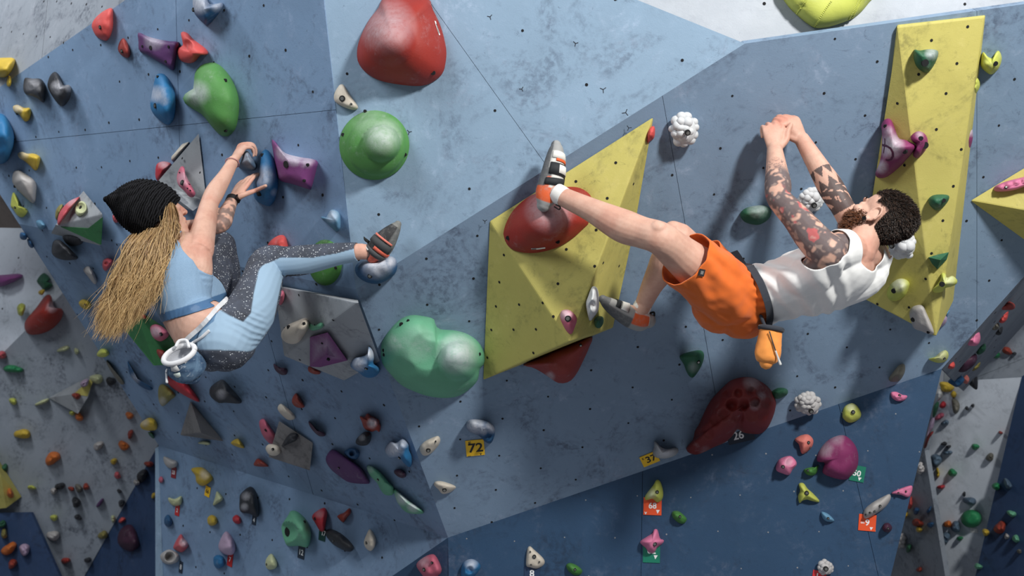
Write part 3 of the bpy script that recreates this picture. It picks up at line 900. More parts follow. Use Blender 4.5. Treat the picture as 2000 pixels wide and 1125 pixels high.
H(N_, 'lime two-lobed hold on the lower edge of the tall volume', 'lime', 'v2f', 'd2', '1205,1070 1240,1030 1265,990 1270,950 1300,955 1310,985 1350,970 1385,1000 1380,1030 1340,1050 1300,1060 1280,1085 1240,1095 1215,1090', .07, bolts=[(1275,1032,.010)], chalk=[(1330,1000,50,.5)], steel=False)
H(N_, 'off-white chipped slab hold at the foot of the tall volume', 'stone', 'v2l', 'd3', '1050,155 1090,135 1135,138 1160,190 1200,280 1215,340 1190,350 1120,325 1070,305 1050,260 1035,200', .05, prof=5, bolts=[(1063,240,.009),(1175,332,.006)], steel=False)
H(N_, 'pink ribbed crimp on the right edge of the tall volume', 'pink', '2', 'd2', '1345,615 1390,640 1392,670 1375,720 1358,775 1325,770 1325,700', .08, rough=.3)
pm = H(N_, 'purple three-armed hold with a dark painted symbol', 'magenta', 'v2l', 'e7', '430,90 480,105 510,160 545,250 580,350 620,410 700,425 780,460 860,500 880,540 830,620 740,720 640,830 540,920 430,1000 330,1030 250,1000 240,940 290,820 330,650 340,450 340,300 330,200 370,120', .10, peak=(500,560), prof=2.4, n=64, rings=16, rough=.04,
      chalk=[(480,520,240,.85),(330,850,130,.8),(440,300,110,.45)], bolts=[(398,213,.007),(703,608,.009)], steel=False)
H(N_, 'purple mushroom-cap hold next to the three-armed purple one', 'magenta', 'v2f', 'e7', '790,380 850,315 920,290 1000,320 1050,390 1060,480 1030,580 970,660 900,715 840,690 830,640 870,560 870,490 820,450', .07, peak=(950,450), bolts=[(952,403,.008),(1015,512,.013)], chalk=[(930,340,80,.4)], steel=False)
H(N_, 'pink ribbed rail hold on the yellow wedge', 'pink', 'v3t', 'd2', '1660,318 1740,280 1875,245 2000,215 2010,300 1900,312 1790,345 1670,352', .05, prof=5, n=60, rough=.05, bumps=[(1700,315,25,.012),(1760,300,25,.012),(1820,285,25,.012),(1880,272,25,.012)], bolts=[(1744,322,.006)])
# --- grey faceted volume
H(N_, 'cream egg-shaped hold on the grey faceted volume', 'cream', 'v5t', 'b3', '265,330 310,280 400,240 440,230 465,255 460,300 430,350 390,405 340,420 290,405 260,370', .075, peak=(350,330), bolts=[(315,300,.011),(427,270,.006)], steel=False)
H(N_, 'little mint chip hold on the grey faceted volume', 'mint', 'v5t', 'b3', '470,270 500,285 550,262 570,275 560,300 520,318 480,320 465,300', .03)
H(N_, 'small pink hold behind the calf of the patterned leggings', 'rose', 'v5t', 'b3', '225,70 245,30 275,30 285,60 275,110 255,135 225,110', .05)
H(N_, 'purple faceted pyramid hold on the grey volume', 'purple', 'v5b', 'b3', '470,370 600,335 745,540 545,590 470,585', .07, facet=True, peak=(590,500), chalk=[(690,480,60,.9),(560,430,60,.5)], bolts=[(563,413,.006),(605,532,.007)], steel=False)
# --- left wall, undercut
H(N_, 'blue hold with a curved chalk-white fin', 'blue', 'v5r', 'b3', '900,437 930,470 940,520 935,560 975,590 985,620 950,660 900,670 860,655 830,630 770,590 770,555 800,520 850,510 890,490', .10, peak=(890,580), chalk=[(830,560,70,1.0),(910,490,60,1.0)], bolts=[(883,597,.007)])
H(N_, 'red sliver hold under the grey faceted volume', 'rust', '5', 'b3', '460,585 500,595 545,620 540,640 500,640 460,620', .04)
H(N_, 'dark plum leaf hold left of the grey faceted volume', 'deepplum', '5', 'b3', '205,565 250,590 300,600 300,640 260,645 215,610', .04)
H(N_, 'rust red half-moon hold under the plum leaf hold', 'rust', '5', 'b3', '370,780 400,820 430,880 380,885 345,860 340,820', .05)
H(N_, 'cream oval hold under the rust half-moon', 'cream', '5', 'b3', '240,870 265,860 330,910 360,945 355,970 310,975 265,940 235,900', .05)
H(N_, 'slim plum banana hold right of the taupe wedge', 'deepplum', '5', 'b3', '465,985 500,1040 580,1070 575,1095 530,1090 480,1040 460,1000', .05)
H(N_, 'dusty pink hold at the top of the taupe wedge', 'rose', '5', 'b3', '100,985 135,970 180,1030 226,1100 220,1135 180,1150 130,1100 105,1040', .05, bolts=[(148,1050,.008)], steel=False)
H(N_, 'spiky red flower-like hold', 'rust', '5', 'b3', '835,950 870,955 890,928 925,950 975,975 980,1000 990,1020 978,1065 955,1052 920,1062 870,1040 850,990', .06, chalk=[(925,1000,45,.9)], rough=.3)
H(N_, 'black pebble hold under the red flower-like hold', 'black', '5', 'b4', '820,110 870,70 915,80 915,130 890,165 840,170 805,150', .07, chalk=[(850,110,30,.5)])
H(N_, 'black pocket hold set in the taupe wedge', 'black', 'v9', 'b4', '265,175 290,120 330,80 380,85 370,130 310,160', .04)
H(N_, 'cream disc hold on the corner of the taupe wedge', 'cream', 'v9', 'b4', '145,190 170,160 220,165 250,190 250,225 215,245 170,235', .04, bolts=[(198,197,.007)])
H(N_, 'dark red triangle hold left of the taupe wedge', 'rust', '5', 'b4', '95,265 160,310 155,325 65,318 65,290', .04)
H(N_, 'big flat purple leaf hold', 'plum', '5', 'b4', '585,270 620,205 660,205 760,270 850,340 905,430 895,450 760,440 680,390 620,340', .05, prof=5, bolts=[(683,332,.005)])
H(N_, 'dark blue ring hold above the purple leaf hold', 'navyblue', '5', 'b4', '720,220 760,190 810,195 835,230 810,270 760,265', .05, bumps=[(780,225,25,-.03)])
H(N_, 'blue wedge hold with a chalk-white jug top', 'blue', '5', 'b4', '1020,190 1060,140 1100,150 1150,120 1190,160 1195,200 1215,250 1215,310 1195,328 1160,300 1120,255 1060,260 1025,230', .09, chalk=[(1080,190,90,1.0),(1150,150,50,.9)], bolts=[(1127,258,.007)])
H(N_, 'tiny dark plum hold near the wall corner', 'deepplum', '5', 'b4', '1090,350 1130,342 1170,370 1170,400 1130,405 1090,375', .04)
H(N_, 'mint green fin hold, upper of two in a row', 'mint', '5', 'b4', '885,325 920,320 990,370 1050,440 1085,480 1075,530 1020,530 985,490 960,440 910,390', .05, bolts=[(970,418,.006)], chalk=[(910,340,40,.4)])
H(N_, 'mint and chalk-white fin hold, lower of two in a row', 'mint', '5', 'b4', '1080,490 1110,500 1200,575 1300,650 1280,670 1180,660 1120,600 1100,560', .05, chalk=[(1150,550,70,1.0),(1230,610,60,.9)])
H(N_, 'yellow disc hold left of the hair ends', 'yellow', '5', 'a3', '580,110 610,92 650,105 668,135 645,165 610,160 582,135', .05, bolts=[(625,130,.006)])
H(N_, 'pink spotted hold on the dark green slab', 'rose', 'v10', 'a3', '1100,300 1140,275 1200,300 1240,350 1180,400 1120,370', .06, bolts=[(1180,348,.010)], chalk=[(1140,330,50,.7)])
H(N_, 'red sliver hold at the top of the dark green slab', 'coral', 'v10', 'a3', '1025,185 1070,215 1055,235 1005,195', .03)
H(N_, 'dusty red hold on the lower corner of the dark green slab', 'brick', 'v10', 'a3', '1150,460 1200,470 1225,520 1190,540 1155,500', .04)
H(N_, 'lime rounded hold on the left wall edge', 'lime', '5', 'a3', '710,490 740,455 780,460 800,490 770,515 720,512', .06)
H(N_, 'brown grey sliver hold along the left wall edge', 'grime', '5', 'a3', '780,540 850,620 910,700 880,710 800,600', .03)
H(N_, 'dark blue crescent hold under the dark green slab', 'navyblue', '5', 'a3', '935,545 965,600 1010,680 1080,730 1120,740 1100,760 1030,730 960,660 940,600', .04, chalk=[(990,670,50,.5)])
H(N_, 'brownish yellow triangular hold left of the red wedge', 'olive', '5', 'a3', '1165,730 1210,720 1285,790 1250,830 1190,875 1160,820', .06, chalk=[(1190,840,40,.5)])
H(N_, 'scarlet wedge hold under the denim chalk bag', 'scarlet', '5', 'a3', '1225,655 1330,680 1390,730 1460,830 1440,840 1340,790 1240,720', .07)
H(N_, 'black jug hold with a worn grey hollow', 'black', '5', 'a3', '1540,740 1600,690 1640,685 1700,750 1760,820 1760,855 1650,850 1600,850 1540,800', .10, chalk=[(1620,790,45,.5)])
H(N_, 'yellow notched hold near the lower left corner', 'yellow', '5', 'a3', '1030,1000 1090,960 1140,980 1150,1040 1100,1055 1040,1040', .06, chalk=[(1060,995,40,.5)])
H(N_, 'dark green hold under the yellow notched hold', 'dkgreen', '5', 'a3', '1085,1065 1115,1070 1132,1100 1120,1112 1095,1090', .04)
H(N_, 'yellow fin hold between the volumes on the left wall', 'yellow', '5', 'a4', '1690,150 1745,120 1790,185 1740,180', .05)
H(N_, 'pale lime strip hold under the dark taupe volume', 'palelime', '5', 'a4', '1450,150 1490,135 1535,145 1530,165 1470,158', .03)
H(N_, 'green jug hold with a dark open pocket', 'mint', '6', 'b4', '265,750 310,680 330,648 380,655 440,710 475,790 475,860 450,915 390,905 310,905 285,870 265,800', .13, peak=(390,780), bumps=[(312,800,70,-.10,1.2)], bolts=[(310,800,.026),(430,728,.007)], n=56, rings=20, steel=False)  # large black disc among the bolts stands in for the pocket's shade
H(N_, 'coral teardrop hold above a dark tag', 'scarlet', '6', 'b4', '575,625 597,660 590,720 575,790 545,795 510,740 485,690 520,650', .08, bolts=[(510,705,.008)], chalk=[(540,670,40,.3)], steel=False)
H(N_, 'red heart-shaped hold right of the coral teardrop', 'rust', '6', 'b4', '685,675 720,660 760,628 770,660 740,700 715,732 690,715 670,690', .05)
H(N_, 'black olive-shaped hold under the coral teardrop', 'black', '6', 'b4', '590,790 640,785 720,830 785,900 785,935 740,945 650,900 600,850 585,815', .08, prof=2.5, bolts=[(645,868,.005)])
H(N_, 'cream pointed hold right of the black olive hold', 'cream', '6', 'b4', '908,782 940,820 953,860 945,910 915,942 880,920 865,880 880,830', .06, bolts=[(885,882,.007)])
H(N_, 'pale yellow egg hold under the green jug', 'palelime', '6', 'b4', '185,962 215,990 230,1040 215,1070 170,1078 145,1050 150,1000', .07, bolts=[(155,1040,.006)])
H(N_, 'dusty pink block hold on the small navy facet', 'rose', 'm', 'b4', '1250,1040 1300,990 1365,965 1400,990 1435,1080 1400,1130 1330,1150 1280,1100', .09, prof=4, bolts=[(1308,1078,.009),(1365,1028,.006)], chalk=[(1300,1020,60,.4)])
H(N_, 'chalky blue hold at the foot of the navy corner', 'blue', 'n', 'b4', '1580,1060 1600,1020 1650,1000 1700,1020 1720,1060 1690,1110 1640,1150 1580,1140', .08, chalk=[(1650,1030,60,.8)], bumps=[(1640,1080,30,-.03)])
H(N_, 'off-white hold above a dark red number tag', 'stone', '6', 'a4', '1200,250 1260,270 1300,290 1290,325 1240,335 1205,300', .06)
H(N_, 'yellow folded hold with a tag, low on the left', 'yellow', '6', 'a4', '1400,340 1480,330 1545,380 1555,420 1490,465 1440,440 1430,390', .07, chalk=[(1500,380,50,.5)])
H(N_, 'pale lime cup hold above a small red tag', 'palelime', '6', 'a4', '1235,550 1280,560 1330,540 1325,600 1270,610 1235,575', .05)
H(N_, 'navy blue knob hold low on the left edge', 'navyblue', '6', 'a4', '1205,700 1230,675 1255,700 1262,740 1235,765 1205,745', .05)
H(N_, 'round yellow hold left of the crimson button', 'yellow', '6', 'a4', '1520,700 1550,678 1585,695 1590,735 1560,757 1525,745', .06)
H(N_, 'crimson button hold beside the black climbing shoes shape', 'scarlet', '6', 'a4', '1703,700 1730,677 1760,695 1765,730 1745,745 1712,730', .05)
H(N_, 'pale yellow pyramid hold low on the left', 'palelime', '6', 'a4', '1590,505 1635,555 1600,590 1560,607 1575,550', .06)
H(N_, 'red and pale pink jug hold beside a ring hold', 'pinkred', '6', 'a4', '1270,910 1320,820 1350,850 1380,900 1335,950 1290,935', .08, chalk=[(1345,880,40,.8)])
H(N_, 'pale ring-shaped hold above a small dark tag', 'stone', '6', 'a4', '1175,970 1240,930 1310,970 1300,1020 1240,1040 1190,1020', .07, bumps=[(1245,985,40,-.07)])
H(N_, 'lilac peaked hold above a red tag', 'lilac', '6', 'a4', '1600,900 1650,800 1700,840 1725,920 1700,970 1630,960', .10)
H(N_, 'blue pocket hold left of the red tag', 'blue', '6', 'a4', '1565,990 1600,970 1640,990 1645,1040 1605,1070 1570,1050', .06)
H(N_, 'tall black hold with chalk patches above a dark tag', 'black', '6', 'a4', '1765,520 1830,470 1870,500 1890,580 1895,680 1870,690 1830,670 1760,650 1755,560', .10, chalk=[(1800,540,40,.5),(1790,620,35,.6)])
H(N_, 'faint pink ring hold by the pale edge strip', 'rose', '6', 'a4', '1162,415 1180,395 1198,415 1190,440 1168,438', .03)
# --- navy plinth
H(N_, 'yellow banana hold above the red sixty-eight tag', 'lime', 'n', 'c4', '1210,420 1240,440 1258,520 1245,570 1210,585 1180,560 1130,570 1125,540 1160,490 1185,460', .06, bolts=[(1213,510,.008)], chalk=[(1170,520,50,.5)], bumps=[(1190,570,30,-.02)])
H(N_, 'green olive-shaped hold right of the sixty-eight tag', 'grass', 'n', 'c4', '1330,650 1370,650 1410,680 1430,710 1410,740 1370,735 1330,700 1320,670', .05, bolts=[(1380,690,.006)])
H(N_, 'green olive-shaped hold right of the cream triangle', 'grass', 'n', 'c4', '550,1040 580,1030 630,1050 665,1085 650,1115 610,1120 570,1095 550,1065', .05, bolts=[(612,1077,.006)])
H(N_, 'pink star-shaped hold above the green sixty-two tag', 'pink', 'n', 'c4', '1090,870 1150,830 1180,810 1190,785 1215,785 1235,850 1262,860 1255,885 1215,915 1190,955 1150,950 1130,920 1100,895', .07, bolts=[(1195,890,.010)])
H(N_, 'cream triangular hold above a white numeral', 'cream', 'n', 'c4', '285,908 310,930 370,985 390,1020 375,1050 330,1070 280,1060 255,1050 255,990 265,920', .04, prof=4, bolts=[(313,983,.009),(283,948,.004),(350,1022,.004),(290,1043,.004)])
H(N_, 'yellow round hold with a slot, on the navy panel', 'lime', 'n', 'd3', '545,940 560,880 610,853 650,870 680,920 675,960 630,990 590,995 555,970', .06, bolts=[(623,918,.009)], chalk=[(610,880,50,.4)])
H(N_, 'hot pink small crinkled hold under the wall fold', 'pink', 'n', 'd3', '900,775 940,770 980,790 1020,800 1000,830 950,838 910,815', .04, rough=.4, bolts=[(963,797,.006)])
H(N_, 'salmon pink tooth hold left of the big magenta hold', 'salmon', 'n', 'd4', '195,125 240,95 290,88 325,115 332,150 310,195 250,230 225,160', .05, bolts=[(297,147,.007),(308,183,.004)])
H(N_, 'pink jug hold left of the small green shell hold', 'pink', 'n', 'd4', '65,300 90,265 160,245 200,275 210,310 180,345 155,385 110,375 60,350', .08, bolts=[(110,325,.008)], bumps=[(165,290,35,-.03)], chalk=[(150,290,40,.5)])
H(N_, 'small green shell hold beside the big magenta hold', 'grass', 'n', 'd4', '260,350 300,330 350,325 370,310 365,350 340,385 290,385', .05, bolts=[(292,352,.005)])
H(N_, 'big magenta disc hold with a notch', 'magenta', 'n', 'd4', '355,270 380,200 440,130 520,95 580,105 640,170 662,250 650,340 600,400 550,420 460,400 400,370 405,330 415,295 370,290', .11, peak=(530,260), prof=3, chalk=[(410,190,80,.5),(500,110,70,.4)], n=60)
H(N_, 'yellow three-pronged hold on the navy panel', 'lime', 'n', 'd4', '225,450 260,445 290,485 330,520 375,570 370,585 320,575 285,565 250,575 230,592 220,540 235,500', .05, bolts=[(283,517,.010)])
H(N_, 'pink triangular shard hold at the navy panel edge', 'pink', 'n', 'd4', '905,515 1050,462 1035,545 970,530', .03, prof=5, bolts=[(1010,505,.004),(955,515,.004)])
H(N_, 'long off-white blade hold above the orange nine tag', 'stone', 'n', 'd4', '890,525 898,560 860,620 790,670 720,705 700,690 705,640 760,590 840,545', .06, bolts=[(820,612,.006),(780,652,.005),(748,662,.005),(718,678,.005)])
H(N_, 'small pale blue diamond hold on the navy panel', 'paleblue', 'n', 'd4', '390,655 440,670 485,715 470,728 430,725 400,700', .04, bolts=[(440,702,.006)])
H(N_, 'dull purple ball hold right of the orange tag', 'deepplum', 'n', 'd4', '837,770 850,742 880,735 903,755 908,780 890,803 860,803 842,790', .06, bolts=[(878,776,.005)])

# --- white popcorn-textured clusters
def cluster(label, pk, cu, cv, w, h, n, rmin, rmax, depth, seed, colr='white', hole=None, group=None):
    pl = PL[pk]
    rnd = random.Random(seed)
    bm = bmesh.new()
    c0 = pl.hit(cu, cv)
    sc = c0.y / FPX
    placed = []
    tries = 0
    M = Matrix((pl.x, pl.y, pl.n)).transposed().to_4x4()
    M.translation = pl.hit(cu, cv, depth * .25)
    bmesh.ops.create_icosphere(bm, subdivisions=3, radius=1, matrix=M @ Matrix.Diagonal((w * sc * .40, h * sc * .40, depth * .75, 1)))
    while len(placed) < n and tries < 4000:
        tries += 1
        a = rnd.uniform(0, 2 * math.pi)
        q = math.sqrt(rnd.random()) * .92
        x, y = math.cos(a) * q, math.sin(a) * q
        r = rnd.uniform(rmin, rmax)
        if any(math.hypot((x - X) * w / 2, (y - Y) * h / 2) < (r + R_) * .62 for X, Y, R_ in placed):
            continue
        placed.append((x, y, r))
        ht = depth * math.sqrt(max(0, 1 - q * q * .95)) * .85
        p = pl.hit(cu + x * (w / 2 - r * .8), cv + y * (h / 2 - r * .8), ht)
        M2 = Matrix.Translation(p) @ Matrix.Diagonal((r * sc * rnd.uniform(.9, 1.1), r * sc, r * sc * rnd.uniform(.85, 1.05), 1))
        bmesh.ops.create_icosphere(bm, subdivisions=3, radius=1, matrix=M2)
    root = empty(N_, c0)
    me = bm_mesh(bm)
    fattr(me, 'chalk', [0.2] * len(me.vertices))
    o = new_obj('body', me, HM[colr], root)
    o.matrix_parent_inverse = Matrix.Translation(-root.location)
    if hole:
        bolt(root, pl, hole[0], hole[1], depth * 1.0 + rmin * sc * .8, 0.011)
    tag(root, label, 'climbing hold', group)
cluster('white bubbly hold beside the tip of the big yellow volume', '2', 1336, 254, 62, 76, 34, 8, 12, .07, 1, hole=(1343, 259))
cluster('white bubbly hold between the tattooed arms', '2', 1584, 390, 56, 57, 28, 7, 10, .06, 2, hole=(1590, 401))
cluster('white bubbly hold behind the bearded climber\'s head', 'v2l', 1762, 481, 60, 60, 26, 7, 13, .07, 3, hole=(1742, 480))
cluster('off-white bubbly hold at the fold above the navy panel', '2', 1578, 788, 57, 50, 32, 6, 8, .07, 4, 'stone', hole=(1584, 803))
cluster('off-white bubbly hold above a red tag at the foot of the navy panel', 'n', 1612, 1108, 35, 34, 20, 5, 7, .05, 5, 'stone', hole=(1613, 1111))
cluster('small off-white bubbly hold right of the pink shard', 'R4', 1797, 914, 17, 27, 12, 3, 5, .05, 6, 'stone')
cluster('small off-white bubbly hold right of the purple ball hold', 'R4', 1760, 1056, 22, 34, 14, 4, 6, .05, 7, 'stone')

# ribbed yellow hold on the white slab
def ribbed():
    pl = F3
    H(N_, 'big yellow ribbed hold on the white slab', 'lime', 'w', 'd1', '60,-90 100,-20 150,50 210,110 290,175 350,205 430,200 520,175 610,140 680,90 740,20 800,-60 760,-160 400,-220 120,-180', .10, peak=(420,-20), prof=2.6, n=72, rings=20, rough=.02,
      bumps=[(250 - 20 * i, 40 + 22 * i, 22, -.008) for i in range(3)])
    ob = [o for o in bpy.data.objects if o.get('label') == 'big yellow ribbed hold on the white slab'][0]
    # stitched ridges: raised ribs running up the hold
    for path in ([(212, 100), (240, 60), (275, 10), (300, -40)], [(345, 195), (375, 140), (420, 70), (470, 0)], [(590, 140), (620, 90), (650, 30), (670, -30)], [(615, 130), (645, 80), (672, 30), (692, -30)]):
        bm = bmesh.new()
        prev = None
        for i in range(len(path) - 1):
            for k in range(6):
                t = k / 6
                x = path[i][0] + (path[i + 1][0] - path[i][0]) * t
                y = path[i][1] + (path[i + 1][1] - path[i][1]) * t
                u, v = to_px('d1', [(x, y)])[0]
                # height of the hold at this spot, from its own mesh
                r = ray(u, v)
                hit, loc, nrm, fi = ob.ray_cast(CAM - ob.location, r.normalized())
                if hit:
                    bmesh.ops.create_icosphere(bm, subdivisions=1, radius=0.0042, matrix=Matrix.Translation(loc + ob.location))
        o = new_obj('rib', bm_mesh(bm), HM['lime'], ob)
        fattr(o.data, 'chalk', [0.0] * len(o.data.vertices))
        o.matrix_parent_inverse = Matrix.Translation(-ob.location)
bpy.context.view_layer.update()
ribbed()

# ------------------------------------------------------------------ stickers, painted symbols, number tags
def card(name, pl, cu, cv, wpx, hpx, rot, rgb, h=0.004, th=0.002, label=None, parent=None, cat=None, rough=.55):
    """a flat card on a wall plane; rot in degrees, clockwise in the photo"""
    sc = pl.hit(cu, cv).y / FPX
    up = Vector((0, 0, 1)) - pl.n * pl.n.z
    up.normalize()
    rt = up.cross(pl.n)
    if rt.x < 0:
        rt = -rt
    a = math.radians(-rot)
    ex = rt * math.cos(a) + up * math.sin(a)
    ey = up * math.cos(a) - rt * math.sin(a)
    c = pl.hit(cu, cv, h)
    w, hh = wpx * sc / 2, hpx * sc / 2
    pts = [c - ex * w - ey * hh, c + ex * w - ey * hh, c + ex * w + ey * hh, c - ex * w + ey * hh]
    me = prism(pts, pl.n, th)
    o = new_obj(name, me, plain('card_%d_%d_%d' % rgb, rgb, rough), parent)
    if parent is not None:
        o.matrix_parent_inverse = Matrix.Translation(-parent.location)
    else:
        me.transform(Matrix.Translation(-c))
        o.location = c
    o['_n'] = 0
    del o['_n']
    return o, c, ex, ey, w, hh

def lettering(parent, txt, c, ex, ey, n, size, rgb, dx=0.0, dy=0.0, h=0.0006, bold=True, name='numeral'):
    cu = bpy.data.curves.new('txt', 'FONT')
    cu.body = txt
    cu.size = size
    cu.align_x = 'CENTER'
    cu.align_y = 'CENTER'
    if bold:
        cu.offset = size * 0.022
    tmp = bpy.data.objects.new('txt', cu)
    COL.objects.link(tmp)
    bpy.context.view_layer.update()
    me = bpy.data.meshes.new_from_object(tmp.evaluated_get(bpy.context.evaluated_depsgraph_get()))
    bpy.data.objects.remove(tmp)
    M = Matrix((ex, ey, n)).transposed().to_4x4()
    M.translation = c + ex * dx + ey * dy + n * h
    me.transform(M)
    me.materials.clear()
    o = new_obj(name, me, plain('ink_%d_%d_%d' % rgb, rgb, .6), parent)
    o.matrix_parent_inverse = Matrix.Translation(-parent.location)
    return o

def number_tag(label, pk, cu, cv, w, h, rot, rgb, txt, ink, size=.8, dx=0, dy=0, small=None, hh=.004):
    pl = PL[pk]
    o, c, ex, ey, W, Hh = card('number_tag', pl, cu, cv, w, h, rot, rgb, h=hh)
    tag(o, label, 'tag')
    lettering(o, txt, c, ex, ey, pl.n, Hh * 2 * size, ink, dx * W, dy * Hh)
    if small:
        for (s_, sx, sy, sz) in small:
            if s_ == 'tri':
                p = c + ex * (sx * W) + ey * (sy * Hh) + pl.n * .0006
                d = Hh * sz
                me = mesh_from([p + ex * d + ey * d, p - ex * d + ey * d, p - ex * d * .2 - ey * d], [(0, 1, 2)], smooth=False)
                q = new_obj('corner_mark', me, plain('ink_%d_%d_%d' % ink, ink, .6), o)
                q.matrix_parent_inverse = Matrix.Translation(-o.location)
            else:
                lettering(o, s_, c, ex, ey, pl.n, Hh * 2 * sz, ink if s_ != '~' else (20, 20, 20), sx * W, sy * Hh, name='small_print')
    return o
YL, RD, GN, OR, DK, WH = (240, 190, 30), (214, 66, 44), (16, 116, 92), (230, 84, 40), (28, 44, 62), (238, 238, 238)
number_tag('yellow tag reading 72 under the blue pocket hold', '2', 928, 875, 36, 38, -6, YL, '72', (18, 20, 22), .78, .05, -.02, [('E', -.55, .65, .28), ('...', -.7, -.85, .25), ('v', .55, -.8, .25)])
number_tag('yellow tag reading 37 under the green and white horn', '2', 1269, 897, 34, 27, -27, YL, '37', (18, 20, 22), .8, .15, 0, [('E', -.7, .5, .25)])
number_tag('orange red tag reading 68 under the yellow banana hold', 'n', 1274.5, 989, 35, 34, 1, OR, '68', WH, .46, 0, .05, [('tri', .6, -.6, .22), ('v', -.75, -.75, .3)])
number_tag('green tag reading 62 under the pink star hold', 'n', 1272.5, 1079, 33, 40, 1, GN, '62', WH, .42, 0, .15, [('tri', .5, -.45, .2)])
number_tag('green tag reading 50 tucked behind the magenta disc', 'n', 1675, 925, 28, 31, 10, GN, '50', WH, .5, -.1, 0, [('tri', .4, -.65, .22)])
number_tag('orange red tag reading 9 under the long off-white blade', 'n', 1694, 1021, 33, 32, 4, OR, '9', WH, .52, 0, 0, [('tri', .5, -.7, .2), ('on', -.55, 0, .22)])
number_tag('dark navy tag reading 26 under the giant red honeycomb', 'n', 1446, 850, 52, 28, -14, (22, 34, 54), '26', WH, .75, -.15, 0, [('tri', .75, .1, .25)], hh=.02)
number_tag('dark navy tag reading 8 under the cream triangle hold', 'n', 1039, 1122, 30, 30, 0, (34, 56, 88), '8', WH, .62, 0, .1)
number_tag('dark tag reading 12 under the green jug hold', '6', 588, 1079, 20, 24, 3, DK, '12', WH, .62)
number_tag('dark green tag reading 17 under the coral teardrop', '6', 629, 1044, 20, 24, 3, (22, 60, 56), '17', WH, .55, .4, .25)
number_tag('dark red tag reading 33 under the off-white hold', '6', 339, 923, 17, 21, 2, (130, 34, 44), '33', WH, .5)
number_tag('yellow and black tag below the yellow folded hold', '6', 405, 960, 17, 20, 10, YL, '66', (20, 20, 20), .55)
number_tag('small red tag below the pale lime cup', '6', 346, 997, 15, 20, 3, (190, 48, 48), '2', WH, .5)
number_tag('red tag reading 7 under the lilac hold', '6', 449, 1093, 17, 26, 5, (180, 40, 40), '7', WH, .5)
number_tag('small black tag reading 8 under the pale ring hold', '6', 353, 1108, 12, 22, 3, DK, '8', WH, .6)
number_tag('dark tag below the tall black hold', '6', 496, 1016, 13, 18, 3, DK, '4', WH, .6)
number_tag('red tag under the off-white bubbly hold at the bottom', 'n', 1600, 1126, 26, 22, 8, (200, 44, 50), '1', WH, .7, -.3, 0)

def on_hold(ob, pts_px, width, mat, name, closed=False, proud=.0015):
    """a painted stroke that lies on a hold's own surface"""
    body = ob if ob.type == 'MESH' else [c for c in ob.children if c.name.startswith('body')][0]
    mw = body.matrix_world
    inv = mw.inverted()
    V, Fc = [], []
    last = None
    P3 = []
    for (u, v) in pts_px:
        o_ = inv @ CAM
        d_ = (inv.to_3x3() @ ray(u, v)).normalized()
        ok, loc, nrm, fi = body.ray_cast(o_, d_)
        if ok:
            P3.append((mw @ loc, (mw.to_3x3() @ nrm).normalized()))
    for i in range(len(P3)):
        p, n = P3[i]
        a = P3[max(0, i - 1)][0]
        b = P3[min(len(P3) - 1, i + 1)][0]
        d = (b - a).normalized()
        s = n.cross(d).normalized() * width / 2
        V += [p + s + n * proud, p - s + n * proud]
        if i:
            k = 2 * i
            Fc.append((k - 2, k - 1, k + 1, k))
    if Fc:
        o = new_obj(name, mesh_from(V, Fc), mat, ob)
        o.matrix_parent_inverse = ob.matrix_world.inverted()

def dense(pts, n=14):
    out = []
    for i in range(len(pts) - 1):
        for k in range(n):
            t = k / n
            out.append((pts[i][0] + (pts[i + 1][0] - pts[i][0]) * t, pts[i][1] + (pts[i + 1][1] - pts[i][1]) * t))
    return out + [pts[-1]]
bpy.context.view_layer.update()
INKP = plain('dark_purple_paint', (74, 14, 54), .5)
on_hold(pm, dense(to_px('e7', [(388, 400), (392, 470), (380, 560), (368, 635)])), .0085, INKP, 'painted_symbol')
on_hold(pm, dense(to_px('e7', [(350, 505), (420, 522), (480, 560), (512, 620), (515, 680), (485, 730), (440, 745), (405, 738)])), .0085, INKP, 'painted_symbol')
mint = [o for o in bpy.data.objects if o.get('label', '').startswith('dented mint')][0]
INKG = plain('dark_green_paint', (46, 74, 66), .5)
on_hold(mint, dense(to_px('b3', [(1528, 632), (1512, 672), (1548, 664), (1585, 662)])), .006, INKG, 'painted_symbol')
on_hold(mint, dense(to_px('b3', [(1555, 660), (1575, 690), (1605, 690)])), .006, INKG, 'painted_symbol')
on_hold(mint, dense(to_px('b3', [(1478, 716), (1520, 712)])), .007, INKG, 'painted_symbol')
STK = plain('white_sticker', (232, 232, 230), .5)
INKD = plain('sticker_print', (60, 60, 64), .6)
on_hold(r_top, dense(to_px('b1', [(1385, 155), (1400, 205), (1418, 258)])), .009, STK, 'maker_sticker')
on_hold(r_top, dense(to_px('b1', [(1392, 175), (1402, 212), (1412, 245)])), .003, INKD, 'sticker_print', proud=.0026)
on_hold(rv, dense(to_px('c2', [(405, 772), (455, 770), (506, 763)])), .010, STK, 'maker_sticker')
on_hold(rv, dense(to_px('c2', [(408, 772), (440, 770)])), .005, INKD, 'sticker_print', proud=.0026)
rb = [o for o in bpy.data.objects if o.get('label', '').startswith('red beak sloper')][0]
on_hold(rb, dense(to_px('c3', [(400, 552), (430, 540), (460, 532)])), .010, STK, 'maker_sticker')

